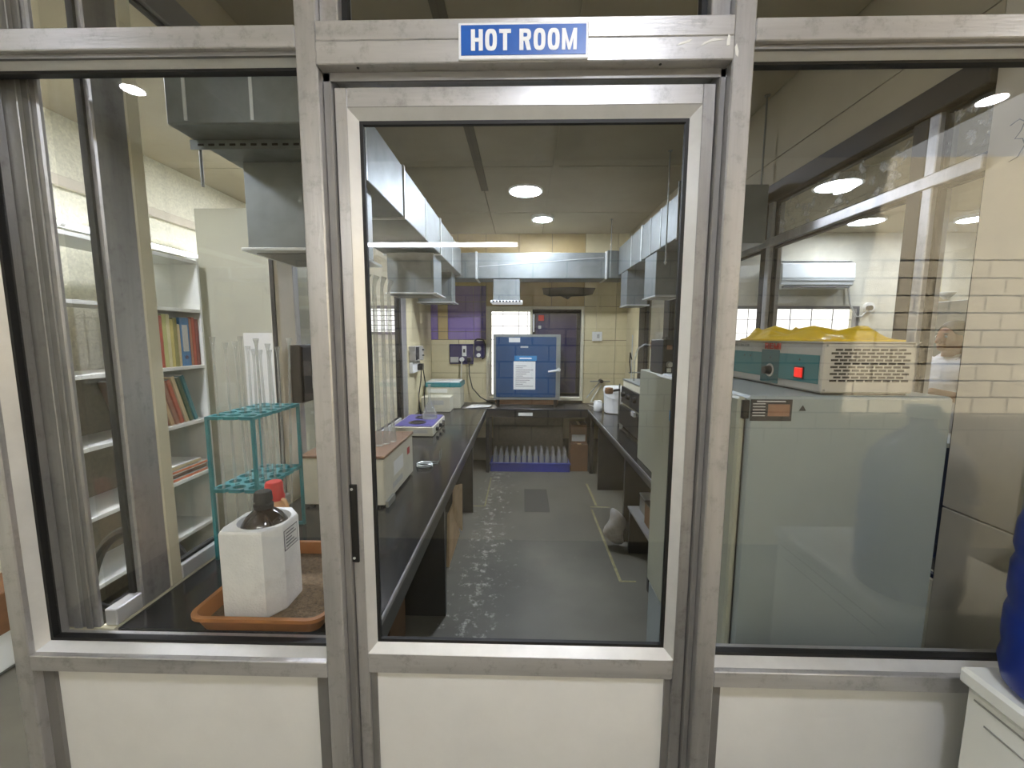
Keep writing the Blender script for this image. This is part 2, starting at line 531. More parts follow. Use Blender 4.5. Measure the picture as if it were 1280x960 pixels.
# ---------------------------------------------------------------- floor, ceiling
XL, XR, YB, ZC = -1.15, 1.30, 5.20, 2.85      # inner faces of the hot room
fl = smesh(B(-2.85, 5.8, -1.25, 5.4, -0.06, 0), 'floor', 'floor_paint', 'worn grey-green painted floor of the lab')
for bx in [(0.648, 0.667, 2.575, 3.70), (0.648, 0.76, 2.56, 2.575), (0.655, 0.83, 3.755, 3.775), (0.705, 0.727, 3.80, 4.38), (-0.352, -0.338, 3.76, 4.55), (-0.61, -0.338, 3.742, 3.758)]:
    part('marking_tape', 'yellow_tape', fl, (bx[0], bx[1], bx[2], bx[3], 0.0, 0.0012))
part('rubber_patch', 'floor_patch', fl, (0.03, 0.265, 3.63, 4.20, 0, 0.002))
ce = smesh(B(-2.85, 2.56, -1.25, 0.10, ZC + 0.012, ZC + 0.1).box(-2.85, 5.8, 0.10, 6.7, ZC + 0.012, ZC + 0.1), 'ceiling', 'ceiling_joint', 'beige board ceiling with recessed joints')  # opening added over the corridor for sun; overhang past back wall blocks it
xs = [-2.8, -1.62, -0.335, 0.235, 1.30, 2.56, 3.0, 3.5, 4.6, 5.7]
ys = [-1.2, 0.10, 0.98, 2.1, 3.21, 4.35, 5.35]
for i in range(len(xs) - 1):
    for j in range(len(ys) - 1):
        if xs[i] > 2.2 and ys[j] < 0.05: continue
        part('ceiling_panel', 'ceiling_board', ce, (xs[i] + .004, xs[i + 1] - .004, ys[j] + .004, ys[j + 1] - .004, ZC, ZC + 0.012))
part('ceiling_strip', 'ceiling_joint', ce, (-0.36, -0.30, 1.1, 3.7, ZC - 0.008, ZC))  # darkened band stands in for beam shading on the ceiling
part('ceiling_strip', 'ceiling_board', ce, (0.215, 0.262, 1.1, 4.6, ZC - 0.008, ZC))

# ---------------------------------------------------------------- front partition (aluminium and glass)
YF, YG = 0.95, 1.00
wf = struct('wall_front', 'aluminium and glass partition across the front of the hot room', (0, YG, 0))
MUL = [(-1.317, -1.275), (-0.493, -0.446), (0.438, 0.484), (1.285, 1.33)]
for a, b in MUL:
    part('mullion', 'aluminium', wf, (a, b, YF, 1.05, 0, ZC), 0.003)
def rail(x0, x1, z0, z1, yf=YF):
    return part('rail', 'aluminium_rail', wf, (x0, x1, yf, 1.05, z0, z1), 0.002)
for a, b, nm in ((-1.275, -0.493, 'window_1'), (0.484, 1.285, 'window_2')):
    rail(a, b, 0.729, 0.772); rail(a, b, 2.217, 2.262); rail(a, b, 0.0, 0.09); rail(a, b, 2.80, ZC)
    part('shadow_groove', 'aluminium_dark', wf, (a, b, 0.962, 0.97, 2.208, 2.217))
    part('kick_panel', 'white_laminate', wf, (a + .03, b - .012, 0.985, 1.0, 0.09, 0.729))
    part('panel_stop', 'aluminium_dark', wf, (a, a + .03, 0.975, 1.0, 0.09, 0.729))
    part('panel_stop', 'aluminium_dark', wf, (b - .04, b, 0.975, 1.0, 0.09, 0.729))
    left = a < 0
    wn = struct(nm, 'large clear glass pane %s of the door' % ('left' if left else 'right'), (0, YG, 0))
    bead(a, b, 0.772, 2.213, 0.012, 0.965, 0.992).build('glazing_bead', 'aluminium_lit', wn)
    ring(a + .009, b - .009, 0.781, 2.206, 0.011, 0.992, 1.012).build('gasket', 'gasket', wn)
    part('pane', 'pane_front', wn, (a + .012, b - .012, 1.0, 1.005, 0.784, 2.203))
    ring(a, b, 2.262, 2.80, 0.010, 0.992, 1.012).build('gasket', 'gasket', wn)
    part('transom_pane', 'pane_front', wn, (a + .004, b - .004, 1.0, 1.005, 2.266, 2.796))
# header over the door, with the transom light above it
hd = part('header', 'aluminium_rail', wf, (-0.446, 0.438, 0.944, 1.05, 2.178, 2.224), 0.002)
part('header', 'aluminium_rail', wf, (-0.446, 0.438, 0.946, 1.05, 2.2255, 2.266), 0.002)
part('door_stop', 'aluminium_dark', wf, (-0.446, 0.438, 0.972, 0.978, 2.160, 2.178))
rail(-0.446, 0.438, 2.80, ZC)
part('transom_post', 'aluminium', wf, (-0.446, -0.405, 0.97, 1.05, 2.266, 2.80), 0.002)
part('transom_post', 'aluminium', wf, (0.397, 0.438, 0.97, 1.05, 2.266, 2.80), 0.002)
ring(-0.405, 0.397, 2.266, 2.80, 0.012, 0.992, 1.012).build('gasket', 'gasket', wf)
part('transom_pane', 'pane_front', wf, (-0.401, 0.393, 1.0, 1.005, 2.27, 2.796))
for s, xa, xb in ((-1, -0.446, -0.428), (1, 0.424, 0.438)):
    part('jamb', 'aluminium_dark', wf, (xa, xb, 0.972, 1.05, 0, 2.178), 0.002)
for px, pz in ((-0.36, 2.1775), (0.29, 2.1775)):
    MB().cyl((px, 0.957, pz + .001), (px, 0.957, pz - .001), 0.003, n=8).build('screw', 'black_plastic', wf)
# door leaf
d1 = struct('door_1', 'aluminium framed glass door with white lower panel', (0, 0.99, 0))
DX0, DX1, DY = -0.427, 0.423, 0.985
for a, b in ((DX0, -0.399), (0.395, DX1)):
    part('stile', 'aluminium', d1, (a, b, DY, 1.03, 0.012, 2.155), 0.002)
part('top_rail', 'aluminium_rail', d1, (-0.399, 0.395, DY, 1.03, 2.112, 2.155), 0.002)
part('middle_rail', 'aluminium_rail', d1, (-0.399, 0.395, DY, 1.03, 0.716, 0.772), 0.002)
part('bottom_rail', 'aluminium_rail', d1, (-0.399, 0.395, DY, 1.03, 0.012, 0.11), 0.002)
bead(-0.399, 0.395, 0.772, 2.112, 0.020, DY, 1.003).build('glazing_bead', 'aluminium_lit', d1)
ring(-0.381, 0.377, 0.790, 2.094, 0.010, 1.003, 1.014).build('gasket', 'gasket', d1)
part('pane', 'pane_front', d1, (-0.379, 0.375, 1.006, 1.011, 0.792, 2.092))
for a, b in ((-0.399, -0.383), (0.379, 0.395)):
    part('panel_stop', 'aluminium_dark', d1, (a, b, 0.995, 1.01, 0.11, 0.716))
part('kick_panel', 'white_laminate', d1, (-0.383, 0.379, 1.002, 1.014, 0.11, 0.716))
ha = part('handle', 'black_plastic', d1, (-0.434, -0.411, 0.979, DY, 1.028, 1.232), 0.001, 'black flush pull plate')
for z in (1.04, 1.221):
    MB().cyl((-0.4225, 0.980, z), (-0.4225, 0.9775, z), 0.0035, n=10).build('screw', 'galv_edge', ha)
# sign
sg = thing('door_sign', 'blue and white HOT ROOM sign plate above the glass door', 'sign', (-0.002, 0.944, 2.178))
part('backing_plate', 'sign_white', sg, (-0.1385, 0.1345, 0.938, 0.944, 2.180, 2.2515), 0.0015)
part('face', 'sign_blue', sg, (-0.1325, 0.1285, 0.9368, 0.938, 2.1875, 2.2455))
block_text('HOT ROOM', 'sign_white', sg, (-0.001, 0.9364, 2.2163), (1, 0, 0), (0, 0, 1), 0.041, 0.221)

# ---------------------------------------------------------------- left wall: aluminium windows on a low wall
wl = struct('wall_left', 'left wall of aluminium framed windows above the dark bench', (XL - .05, 3.0, 0))
XO = XL - 0.045
part('low_wall', 'cream_paint', wl, (XO, XL, 1.066, YB, 0, 0.775))
part('low_wall', 'cream_paint', wl, (-1.31, XL, 1.051, 1.066, 0, 0.775))
def wl_post(y0, y1, m='aluminium', z0=0.775, z1=ZC, x0=None, x1=None):
    return part('post', m, wl, (x0 or XO, x1 or XL, y0, y1, z0, z1), 0.004)
wl_post(1.051, 1.066, x0=-1.31, x1=-1.19); wl_post(1.145, 1.245); wl_post(1.048, 1.051, x0=-1.262, x1=-1.238); wl_post(1.046, 1.051, x0=-1.225, x1=-1.205, m='aluminium_dark'); wl_post(1.245, 1.292, 'cream_paint')
wl_post(1.95, 2.08, 'cream_panel'); wl_post(3.86, 3.93, 'bronze_frame'); wl_post(3.93, 4.10); wl_post(2.08, 2.13)
wl_post(2.98, 3.04)
part('masonry', 'tile_cream', wl, (XO, XL, 4.10, YB, 0.775, ZC))
for n, (y0, y1) in enumerate(((1.062, 1.145), (1.292, 1.95), (2.13, 2.98), (3.04, 3.86))):
    wn = struct('window_%d' % (n + 3), 'side window in the left wall, bay %s' % ('nearest the front glass', 'behind the tall pipettes', 'second from the back', 'nearest the back wall')[n], (XL - .05, (y0 + y1) / 2, 0.775))
    part('bottom_rail', 'aluminium_lit', wn, (XO + .01, XL, y0, y1, 0.775, 0.825), 0.003)
    part('top_rail', 'aluminium_dark', wn, (XO, XL, y0, y1, 2.60, 2.70), 0.003)
    part('upper_board', 'ceiling_board', wn, (XO + .01, XL - .01, y0, y1, 2.70, ZC))
    (ring_x(y0, y1, 0.825, 2.60, 0.010, XL - .034, XL - .016) if n else B(XL - .034, XL - .016, y1 - .008, y1, 0.825, 2.60)).build('gasket', 'gasket', wn)
    part('pane', 'pane_clean', wn, (XL - .0275, XL - .0225, y0 + .004, y1 - .004, 0.829, 2.596))

# ---------------------------------------------------------------- right wall: dark framed windows
wr = struct('wall_right', 'right wall of dark framed windows with a cream end panel', (XR + .03, 3.0, 0))
XRO = XR + 0.06
part('end_panel', 'cream_panel', wr, (XR, XRO, 1.052, 1.255, 1.087, 2.85), 0.002)
part('end_panel', 'cream_panel', wr, (XR, XRO, 1.052, 1.255, 0, 1.083), 0.002)
part('low_wall', 'cream_paint', wr, (XR, XRO, 1.255, YB, 0, 0.84))
part('head_beam', 'bronze_frame', wr, (XR - .02, XRO, 1.255, YB, 2.30, 2.385), 0.004)
part('upper_board', 'ceiling_board', wr, (XR, XRO, 1.255, YB, 2.385, 2.513))
part('upper_board', 'ceiling_board', wr, (XR, XRO, 1.255, YB, 2.517, ZC))
part('transom_rail', 'aluminium', wr, (XR - .01, XRO, 1.255, YB, 2.075, 2.117), 0.003)
for y0, y1, m in ((1.40, 1.435, 'aluminium'), (1.435, 1.49, 'bronze_frame'), (2.26, 2.30, 'aluminium'), (2.30, 2.345, 'bronze_frame'), (3.05, 3.10, 'bronze_frame'), (3.72, 3.86, 'bronze_frame'), (4.44, 4.66, 'bronze_frame')):
    part('post', m, wr, (XR - .005, XRO, y0, y1, 0.84, 2.30), 0.003)
part('masonry', 'tile_cream', wr, (XR - .003, XRO, 4.66, YB, 0.84, 2.30))
bays = ((1.255, 1.40), (1.49, 2.26), (2.345, 3.05), (3.10, 3.72), (3.86, 4.44))
for n, (y0, y1) in enumerate(bays):
    wn = struct('window_%d' % (n + 7), 'dark framed side window in the right wall, bay %d from the front' % (n + 1), (XR + .03, (y0 + y1) / 2, 0.84))
    ring_x(y0, y1, 0.84, 2.075, 0.012, XR + .012, XR + .03).build('gasket', 'gasket', wn)
    part('pane', 'pane_clean', wn, (XR + .018, XR + .023, y0 + .004, y1 - .004, 0.845, 2.070))
    ring_x(y0, y1, 2.117, 2.30, 0.010, XR + .012, XR + .03).build('gasket', 'gasket', wn)
    part('transom_pane', 'pane_smeared', wn, (XR + .018, XR + .023, y0 + .004, y1 - .004, 2.121, 2.296))

# ---------------------------------------------------------------- back wall with tiles and a window
wb = struct('wall_back', 'cream tiled back wall with a sliding window behind the oven', (0, YB, 0))
WX0, WX1, WZ0, WZ1 = -0.452, 0.765, 0.80, 1.975
YW = YB + 0.012
for bx in ((XL - .1, WX0, 0, ZC), (WX1, XR + .06, 0, ZC), (WX0, WX1, 0, WZ0), (WX0, WX1, WZ1, ZC)):
    part('backing', 'wall_joint', wb, (bx[0], bx[1], YW, YB + .14, bx[2], bx[3]))
tile_cache = {}
def tile(x0, x1, z0, z1, m, name='tile', j=0.003, proud=0.0):
    key = (round(x1 - x0, 4), round(z1 - z0, 4), m, proud)
    if key not in tile_cache:
        ww, hh = x1 - x0, z1 - z0
        mb = B(-ww / 2 + j, ww / 2 - j, -0.012 - proud, 0, -hh / 2 + j, hh / 2 - j)
        me = bpy.data.meshes.new('tile'); me.from_pydata(mb.v, [], mb.f); me.materials.append(M[m]); tile_cache[key] = me
    o = bpy.data.objects.new(name, tile_cache[key]); COL.objects.link(o); o.parent = wb
    o.location = Vector(((x0 + x1) / 2, YW, (z0 + z1) / 2)) - wb.location
    return o
ZR = [0.30, 0.72, 1.14, 1.56, 1.975, 2.42, ZC]
for i in range(len(ZR) - 1):
    for x0, x1 in ((0.765, 1.16), (1.16, 1.30)):
        tile(x0, x1, ZR[i], ZR[i + 1], 'tile_cream')
    if ZR[i] >= 1.9 or ZR[i + 1] <= 0.8:
        for k in range(3):
            tile(WX0 + k * 0.4057, WX0 + (k + 1) * 0.4057, ZR[i], ZR[i + 1], 'tile_cream' if i < 4 else 'tile_tan')
    if ZR[i + 1] <= 1.57:
        for x0, x1 in ((-1.15, -0.80), (-0.80, WX0)):
            tile(x0, x1, ZR[i], ZR[i + 1], 'tile_cream')
    if ZR[i] > 1.9:
        pass
PZ = [1.56, 1.66, 1.845, 2.03, 2.225]  # reflected purple patch, laid as coloured tiles on the wall
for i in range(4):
    tile(-1.15, -1.06, PZ[i], PZ[i + 1], 'tile_reflection')
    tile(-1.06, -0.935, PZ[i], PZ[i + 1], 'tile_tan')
    tile(-0.935, -0.61, PZ[i], PZ[i + 1], 'tile_reflection')
    tile(-0.61, -0.52, PZ[i], PZ[i + 1], 'tile_reflection')
    tile(-0.52, WX0, PZ[i], PZ[i + 1], 'tile_reflection_dark')
for x0, x1 in ((-1.15, -0.80), (-0.80, WX0)):
    tile(x0, x1, 2.225, 2.42, 'tile_tan'); tile(x0, x1, 2.42, ZC, 'tile_tan')
poly = [(0.24, 2.20), (0.26, 2.12), (0.34, 2.095), (0.47, 2.10), (0.56, 2.06), (0.60, 2.095), (0.74, 2.10), (0.86, 2.12), (0.90, 2.20), (0.60, 2.21)]
MB().prism_y(poly, YB - .004, YB + .002).build('damp_patch', 'damp', wb)
# sliding window: bright sash on the left, dark sash on the right
w12 = struct('window_12', 'sliding window behind the blue oven, bright left sash and dark right sash', (0.15, YB, WZ0))
ring(WX0, WX1, WZ0, WZ1, 0.035, YB - .03, YB + .05).build('frame', 'cream_paint', w12, 0.003)
ring(-0.415, 0.125, 0.84, 1.94, 0.03, YB - .005, YB + .02).build('sash', 'cream_paint', w12, 0.002)
part('pane', 'pane_clean', w12, (-0.387, 0.097, YB + .005, YB + .010, 0.87, 1.91))
ring(0.115, 0.73, 0.84, 1.94, 0.05, YB + .022, YB + .045).build('sash', 'bronze_frame', w12, 0.002)
part('pane', 'pane_clean', w12, (0.165, 0.68, YB + .030, YB + .035, 0.89, 1.89))
part('reflection_board', 'navy', w12, (0.13, 0.72, YB + .06, YB + .07, 0.85, 1.93), 0, 'added violet board for the dark reflection in the right sash')  # dark reflection in the right pane, put into a violet board
part('sticker', 'red_cap', w12, (0.20, 0.27, YB + .026, YB + .030, 1.80, 1.87))
part('sticker', 'paper_grey', w12, (0.20, 0.235, YB + .018, YB + .022, 1.70, 1.74))
part('grip', 'sign_white', w12, (0.135, 0.15, YB + .012, YB + .022, 1.66, 1.88))
for z in (1.05, 1.22, 1.39, 1.56, 1.73, 1.88):
    part('grille_bar', 'aluminium_dark', w12, (-0.42, 0.12, YB + .10, YB + .108, z, z + .008))
for x in (-0.25, -0.05, 0.06):
    part('grille_bar', 'aluminium_dark', w12, (x, x + .008, YB + .10, YB + .108, 0.82, 1.96))

# ---------------------------------------------------------------- neighbouring rooms and the corridor shell
fw_ = struct('wall_far_left', 'cream far wall of the room on the left', (-2.7, 2, 0))
WY0, WY1, WA, WB_ = 2.72, 3.10, 1.22, 1.86
for y0, y1, z0, z1 in ((-1.25, WY0, 0, ZC), (WY1, 5.4, 0, ZC), (WY0, WY1, 0, WA), (WY0, WY1, WB_, ZC)):
    part('plaster', 'speckled_wall', fw_, (-2.8, -2.65, y0, y1, z0, z1))
part('picture_rail', 'cream_panel', fw_, (-2.65, -2.62, 1.05, 5.2, 2.44, 2.50), 0.003)
w13 = struct('window_13', 'small barred window behind the bookshelf', (-2.7, 2.9, WA))
ring_x(WY0, WY1, WA, WB_, 0.03, -2.74, -2.69).build('frame', 'shelf_white', w13)
part('pane', 'pane_clean', w13, (-2.72, -2.715, WY0 + .03, WY1 - .03, WA + .03, WB_ - .03))
for k in range(5):
    part('grille_bar', 'black_plastic', w13, (-2.70, -2.692, WY0 + .05 + k * .065, WY0 + .058 + k * .065, WA + .03, WB_ - .03))
for k in range(7):
    part('grille_bar', 'black_plastic', w13, (-2.70, -2.692, WY0 + .03, WY1 - .03, WA + .08 + k * .08, WA + .088 + k * .08))
def back_piece(name, label, x0, x1, wx0, wx1, wz0, wz1, wname, wlabel, bars):
    s = struct(name, label, ((x0 + x1) / 2, YB, 0))
    for a, b, c, d in ((x0, wx0, 0, ZC), (wx1, x1, 0, ZC), (wx0, wx1, 0, wz0), (wx0, wx1, wz1, ZC)):
        part('plaster', 'cream_wall', s, (a, b, YB, YB + .14, c, d))
    q = struct(wname, wlabel, ((wx0 + wx1) / 2, YB, wz0))
    ring(wx0, wx1, wz0, wz1, 0.035, YB - .015, YB + .05).build('frame', 'aluminium_dark', q)
    part('pane', 'pane_clean', q, (wx0 + .03, wx1 - .03, YB + .02, YB + .025, wz0 + .03, wz1 - .03))
    for k in range(1, bars):
        x = wx0 + (wx1 - wx0) * k / bars
        part('grille_bar', 'aluminium_dark', q, (x - .004, x + .004, YB + .06, YB + .068, wz0 + .03, wz1 - .03))
    for k in range(1, 6):
        z = wz0 + (wz1 - wz0) * k / 6
        part('grille_bar', 'aluminium_dark', q, (wx0 + .03, wx1 - .03, YB + .06, YB + .068, z - .004, z + .004))
back_piece('wall_far_left_back', 'back wall of the room on the left', -2.65, XL - .1, -2.05, -1.40, 1.62, 1.98, 'window_14', 'barred window at the back of the left room', 4)
back_piece('wall_far_right_back', 'cream back wall of the room on the right', XR + .06, 5.6, 2.55, 4.10, 1.00, 1.985, 'window_15', 'barred window under the air conditioner', 6)
smesh(B(5.6, 5.75, -1.25, 5.4, 0, ZC), 'wall_far_right', 'cream_wall', 'cream far wall of the room on the right')
smesh(B(1.33, 5.6, 0.97, 1.05, 0, ZC), 'wall_front_right', 'cream_wall', 'cream wall right of the glass partition')
# rear corridor wall of painted blocks
wre = struct('wall_rear', 'painted block wall of the corridor opposite the glass partition', (0, -1.1, 0))
part('backing', 'wall_joint', wre, (-2.65, 5.6, -1.25, -1.10, 0, ZC))
bm_ = B(-0.119, 0.119, 0, 0.014, -0.0555, 0.0555)
bme = bpy.data.meshes.new('block'); bme.from_pydata(bm_.v, [], bm_.f); bme.materials.append(M['brick_paint'])
for r in range(11):
    for c in range(26):
        o = bpy.data.objects.new('block', bme); COL.objects.link(o); o.parent = wre
        o.location = (-1.55 + c * 0.25 + (0.125 if r % 2 else 0), 0.0, 0.86 + r * 0.123)
part('plinth', 'brick_paint', wre, (-2.6, 5.55, -1.10, -1.088, 0, 0.80))
part('plaster', 'brick_paint', wre, (-2.6, 5.55, -1.10, -1.088, 2.16, ZC))
part('plaster', 'brick_paint', wre, (-2.6, -1.69, -1.10, -1.088, 0.80, 2.16))
part('plaster', 'brick_paint', wre, (4.96, 5.55, -1.10, -1.088, 0.80, 2.16))

# ---------------------------------------------------------------- lamps
def ceiling_light(x, y, r, label, rim=0.012, drop=0.015, m='lamp_disc'):
    t = thing('ceiling_light', label, 'light', (x, y, ZC), 'round ceiling lights')
    MB().lathe([(r + rim, -drop), (r + rim, 0), (r - 0.002, 0), (r - 0.002, -drop)], x, y, 32, ZC).build('rim', 'white_plastic', t, smooth=True)
    MB().lathe([(r - 0.004, -drop - 0.002), (r - 0.004, -drop + 0.004)], x, y, 32, ZC).build('diffuser', m, t)
    return t
ceiling_light(0.02, 3.70, 0.135, 'larger round ceiling light nearer the glass door, centre of the hot room', m='lamp_disc_bright')
ceiling_light(0.205, 4.50, 0.10, 'smaller round ceiling light further back in the hot room', 0.02, 0.03, 'lamp_disc_bright')
ceiling_light(2.50, 3.50, 0.15, 'round ceiling light in the right room, seen through the smeared transom', 0.02, 0.05)
ceiling_light(3.63, 4.62, 0.15, 'round ceiling light in the right room above the air conditioner', 0.02, 0.03)
ceiling_light(4.67, 4.55, 0.13, 'round ceiling light in the right room, furthest right', 0.02, 0.03)
ceiling_light(2.44, -0.36, 0.06, 'right corridor ceiling light, reflected at the right edge of the right pane', m='lamp_disc_corridor')
ceiling_light(-1.98, -0.19, 0.05, 'left corridor ceiling light, reflected at the top of the left pane', m='lamp_disc_corridor')
ceiling_light(-1.95, 1.45, 0.12, 'added fill light on the left room ceiling, beside the duct', 0.02, 0.03, 'lamp_disc_left_fill')  # unseen lamp added to light the left room
ceiling_light(0.32, -0.32, 0.11, 'corridor ceiling light above the glass door, outside', m='lamp_disc_corridor')
ceiling_light(-1.55, 3.50, 0.12, 'added fill light on the left room ceiling, further back above the cupboard', 0.02, 0.03, 'lamp_disc_left_fill')  # hidden lamp added to brighten the left room's far wall
def tube_light(label, p0, p1, wall_dir, m='lamp_tube'):
    a, b = Vector(p0), Vector(p1)
    t = thing('tube_light', label, 'light', tuple((a + b) / 2), 'fluorescent tube lights')
    d = (b - a).normalized(); n = Vector(wall_dir)
    MB().cyl(a, b, 0.014, n=14).build('tube', m, t, smooth=True)
    c0, c1 = a - d * .03 + n * .03, b + d * .03 + n * .03
    lo = [min(c0[i], c1[i]) - (0.0 if abs(d[i]) > .5 else .02) for i in range(3)]; hi = [max(c0[i], c1[i]) + (0.0 if abs(d[i]) > .5 else .02) for i in range(3)]
    k = [i for i in range(3) if abs(n[i]) > .5][0]
    if n[k] > 0: hi[k] = c0[k] + .03; lo[k] = c0[k] - .008
    else: lo[k] = c0[k] - .03; hi[k] = c0[k] + .008
    B(lo[0], hi[0], lo[1], hi[1], lo[2], hi[2]).build('batten', 'white_plastic', t, 0.003)
    for e, q in ((a, -1), (b, 1)):
        MB().cyl(e + d * q * .001, e + d * q * .028, 0.017, n=12).build('end_cap', 'white_plastic', t)
    return t
tube_light('fluorescent tube on the corridor wall, reflected in the door glass', (-1.15, -1.02, 2.255), (-0.04, -1.02, 2.255), (0, -1, 0))
tube_light('fluorescent tube on the cream wall of the left room, above the bookshelf', (-2.59, 2.35, 2.225), (-2.59, 3.55, 2.225), (-1, 0, 0), 'lamp_batten')

# ---------------------------------------------------------------- ventilation ducts
def duct_run(t, x0, x1, z0, z1, ys, name='duct_section'):
    for a, b in zip(ys[:-1], ys[1:]):
        part(name, 'galvanised', t, (x0, x1, a + .004, b - .004, z0, z1), 0.004)
    for y in ys[1:-1]:
        part('joint_flange', 'galv_edge', t, (x0 - .008, x1 + .008 if x1 < 0 or x1 < 1.2 else x1, y - .012, y + .012, z0 - .008, z1 + .008), 0.002)
def drop_box(t, x0, x1, y0, y1, z0, z1, fl=0.03):
    part('drop_box', 'galvanised', t, (x0, x1, y0, y1, z0 + .012, z1), 0.003)
    part('outlet_flange', 'galv_edge', t, (x0 - fl * .3, x1 + fl, y0 - fl, y1 + fl, z0, z0 + .012), 0.002)
    part('outlet_grille', 'steel_grey', t, (x0 + .02, x1 - .02, y0 + .02, y1 - .02, z0 - .004, z0))
DL = thing('air_duct', 'long galvanised duct along the left wall with hanging outlet boxes', 'duct', (-0.9, 3.0, 2.27), 'galvanised ventilation ducts')
duct_run(DL, -1.14, -0.675, 2.27, 2.545, (1.37, 2.42, 3.46, 4.62))
for y in (1.85, 2.95, 4.05):
    part('seam', 'galv_edge', DL, (-0.6755, -0.672, y - .006, y + .006, 2.27, 2.545))
for x in (-1.075, -0.86):
    part('seam', 'galv_edge', DL, (x - .005, x + .005, 1.371, 1.376, 2.28, 2.54))
drop_box(DL, -1.09, -0.71, 1.66, 2.00, 1.93, 2.27)
part('seam', 'galv_edge', DL, (-0.80, -0.79, 1.655, 1.66, 1.945, 2.27))
drop_box(DL, -1.10, -0.72, 3.40, 3.72, 1.94, 2.27)
drop_box(DL, -1.10, -0.74, 4.38, 4.60, 1.95, 2.27)
DR = thing('air_duct', 'galvanised duct along the right wall with hanging outlet boxes', 'duct', (1.15, 3.6, 2.27), 'galvanised ventilation ducts')
duct_run(DR, 1.04, 1.27, 2.27, 2.56, (2.90, 3.75, 4.62))
for y in (3.25, 3.5, 4.1):
    part('seam', 'galv_edge', DR, (1.036, 1.0405, y - .006, y + .006, 2.27, 2.56))
part('end_plate', 'steel_grey', DR, (1.03, 1.275, 2.885, 2.90, 2.25, 2.63), 0.002)
part('branch_box', 'galvanised', DR, (1.08, 1.235, 2.20, 2.89, 2.08, 2.365), 0.003)
drop_box(DR, 1.05, 1.26, 3.36, 3.66, 1.92, 2.27, 0.025)
drop_box(DR, 1.05, 1.26, 4.27, 4.52, 1.915, 2.27, 0.02)
DB = thing('air_duct', 'galvanised cross duct below the ceiling at the back, joining both side ducts', 'duct', (0.2, 4.7, 2.25), 'galvanised ventilation ducts')
part('duct_section', 'galvanised', DB, (-0.50, 0.90, 4.625, 4.95, 2.235, 2.51), 0.004)
MB().prism([(-1.13, 4.66), (-0.68, 4.63), (-0.60, 4.61), (-0.515, 4.60), (-0.515, 4.95), (-1.13, 4.95)], 2.235, 2.51).build('elbow', 'galvanised', DB, 0.004)
MB().prism([(0.915, 4.60), (1.04, 4.63), (1.26, 4.63), (1.26, 4.95), (0.915, 4.95)], 2.235, 2.53).build('elbow', 'galvanised', DB, 0.004)
for x in (-0.5075, 0.9075):
    part('joint_flange', 'galv_edge', DB, (x - .01, x + .01, 4.595, 4.955, 2.225, 2.52), 0.002)
MB().hexa([(-.48, 4.621, 2.36), (.88, 4.621, 2.455), (.88, 4.625, 2.455), (-.48, 4.625, 2.36)], [(-.48, 4.621, 2.365), (.88, 4.621, 2.46), (.88, 4.625, 2.46), (-.48, 4.625, 2.365)]).build('crease', 'galv_edge', DB)
part('drop_box', 'galvanised', DB, (-0.325, -0.03, 4.64, 4.90, 2.00, 2.235), 0.003)
part('outlet_flange', 'sign_white', DB, (-0.355, 0.0, 4.61, 4.93, 1.975, 2.0), 0.002)
for k in range(9):
    part('louvre', 'dark_inside', DB, (-0.33 + k * .036, -0.31 + k * .036, 4.607, 4.611, 1.979, 1.996))
# hangers
def hanger(x, y, z0, label, r=0.005):
    o = MB().cyl((x, y, z0), (x, y, ZC), r, n=8)
    o.cyl((x, y, z0 + .01), (x, y, z0 + .02), r * 2, n=6)
    o.cyl((x, y, ZC - .01), (x, y, ZC - .004), r * 3, n=8)
    tag(o.build('hanger_rod', 'steel_grey'), label, 'rod', 'threaded hanger rods')
hanger(1.29 - .03, 2.32, 2.37, 'thin hanger rod dropping to the grey box behind the right glass pane')
hanger(0.945, 4.58, 2.24, 'thin hanger rod in front of the right end of the cross duct')
hanger(0.985, 2.95, 2.10, 'hanger rod in front of the right duct end plate')
sa = thing('support_angle', 'slotted steel angle under the left duct with a threaded rod', 'bracket', (-0.9, 1.49, 2.23), None)
MB().box(-1.148, -0.66, 1.475, 1.479, 2.237, 2.268).box(-1.148, -0.66, 1.479, 1.515, 2.262, 2.268).build('angle', 'galvanised', sa)
for k in range(12):
    part('slot', 'dark_inside', sa, (-1.12 + k * .037, -1.10 + k * .037, 1.4735, 1.475, 2.248, 2.255))
MB().cyl((-1.125, 1.49, 2.12), (-1.125, 1.49, 2.262), 0.005, n=8).build('rod', 'steel_grey', sa)

# ---------------------------------------------------------------- worktops
def bench(name, label, x0, x1, y0, y1, edge, supports, loc):
    t = thing(name, label, 'worktop', loc)
    part('slab', 'granite', t, (x0, x1, y0, y1, 0.745, 0.77), 0.002)
    if edge == 'right':
        part('edge_strip', 'granite_edge', t, (x1, x1 + .008, y0, y1, 0.752, 0.772), 0.002)
        part('apron', 'black_slab', t, (x1 - .03, x1 - .005, y0, y1, 0.66, 0.745))
    elif edge == 'left':
        part('edge_strip', 'granite_edge', t, (x0 - .008, x0, y0, y1, 0.752, 0.772), 0.002)
        part('apron', 'black_slab', t, (x0 + .005, x0 + .03, y0, y1, 0.70, 0.745))
    for b in supports:
        part('support_slab', 'black_slab', t, b, 0.002)
    return t
bench('worktop', 'long black granite worktop along the left wall', XL + .001, -0.415, 1.06, 4.70, 'right', [(XL + .01, -0.43, 2.19, 2.23, 0, 0.745), (XL + .01, -0.44, 3.6, 3.64, 0, 0.745), (XL + .01, -0.45, 1.07, 1.10, 0, 0.745)], (-0.8, 2.9, 0))
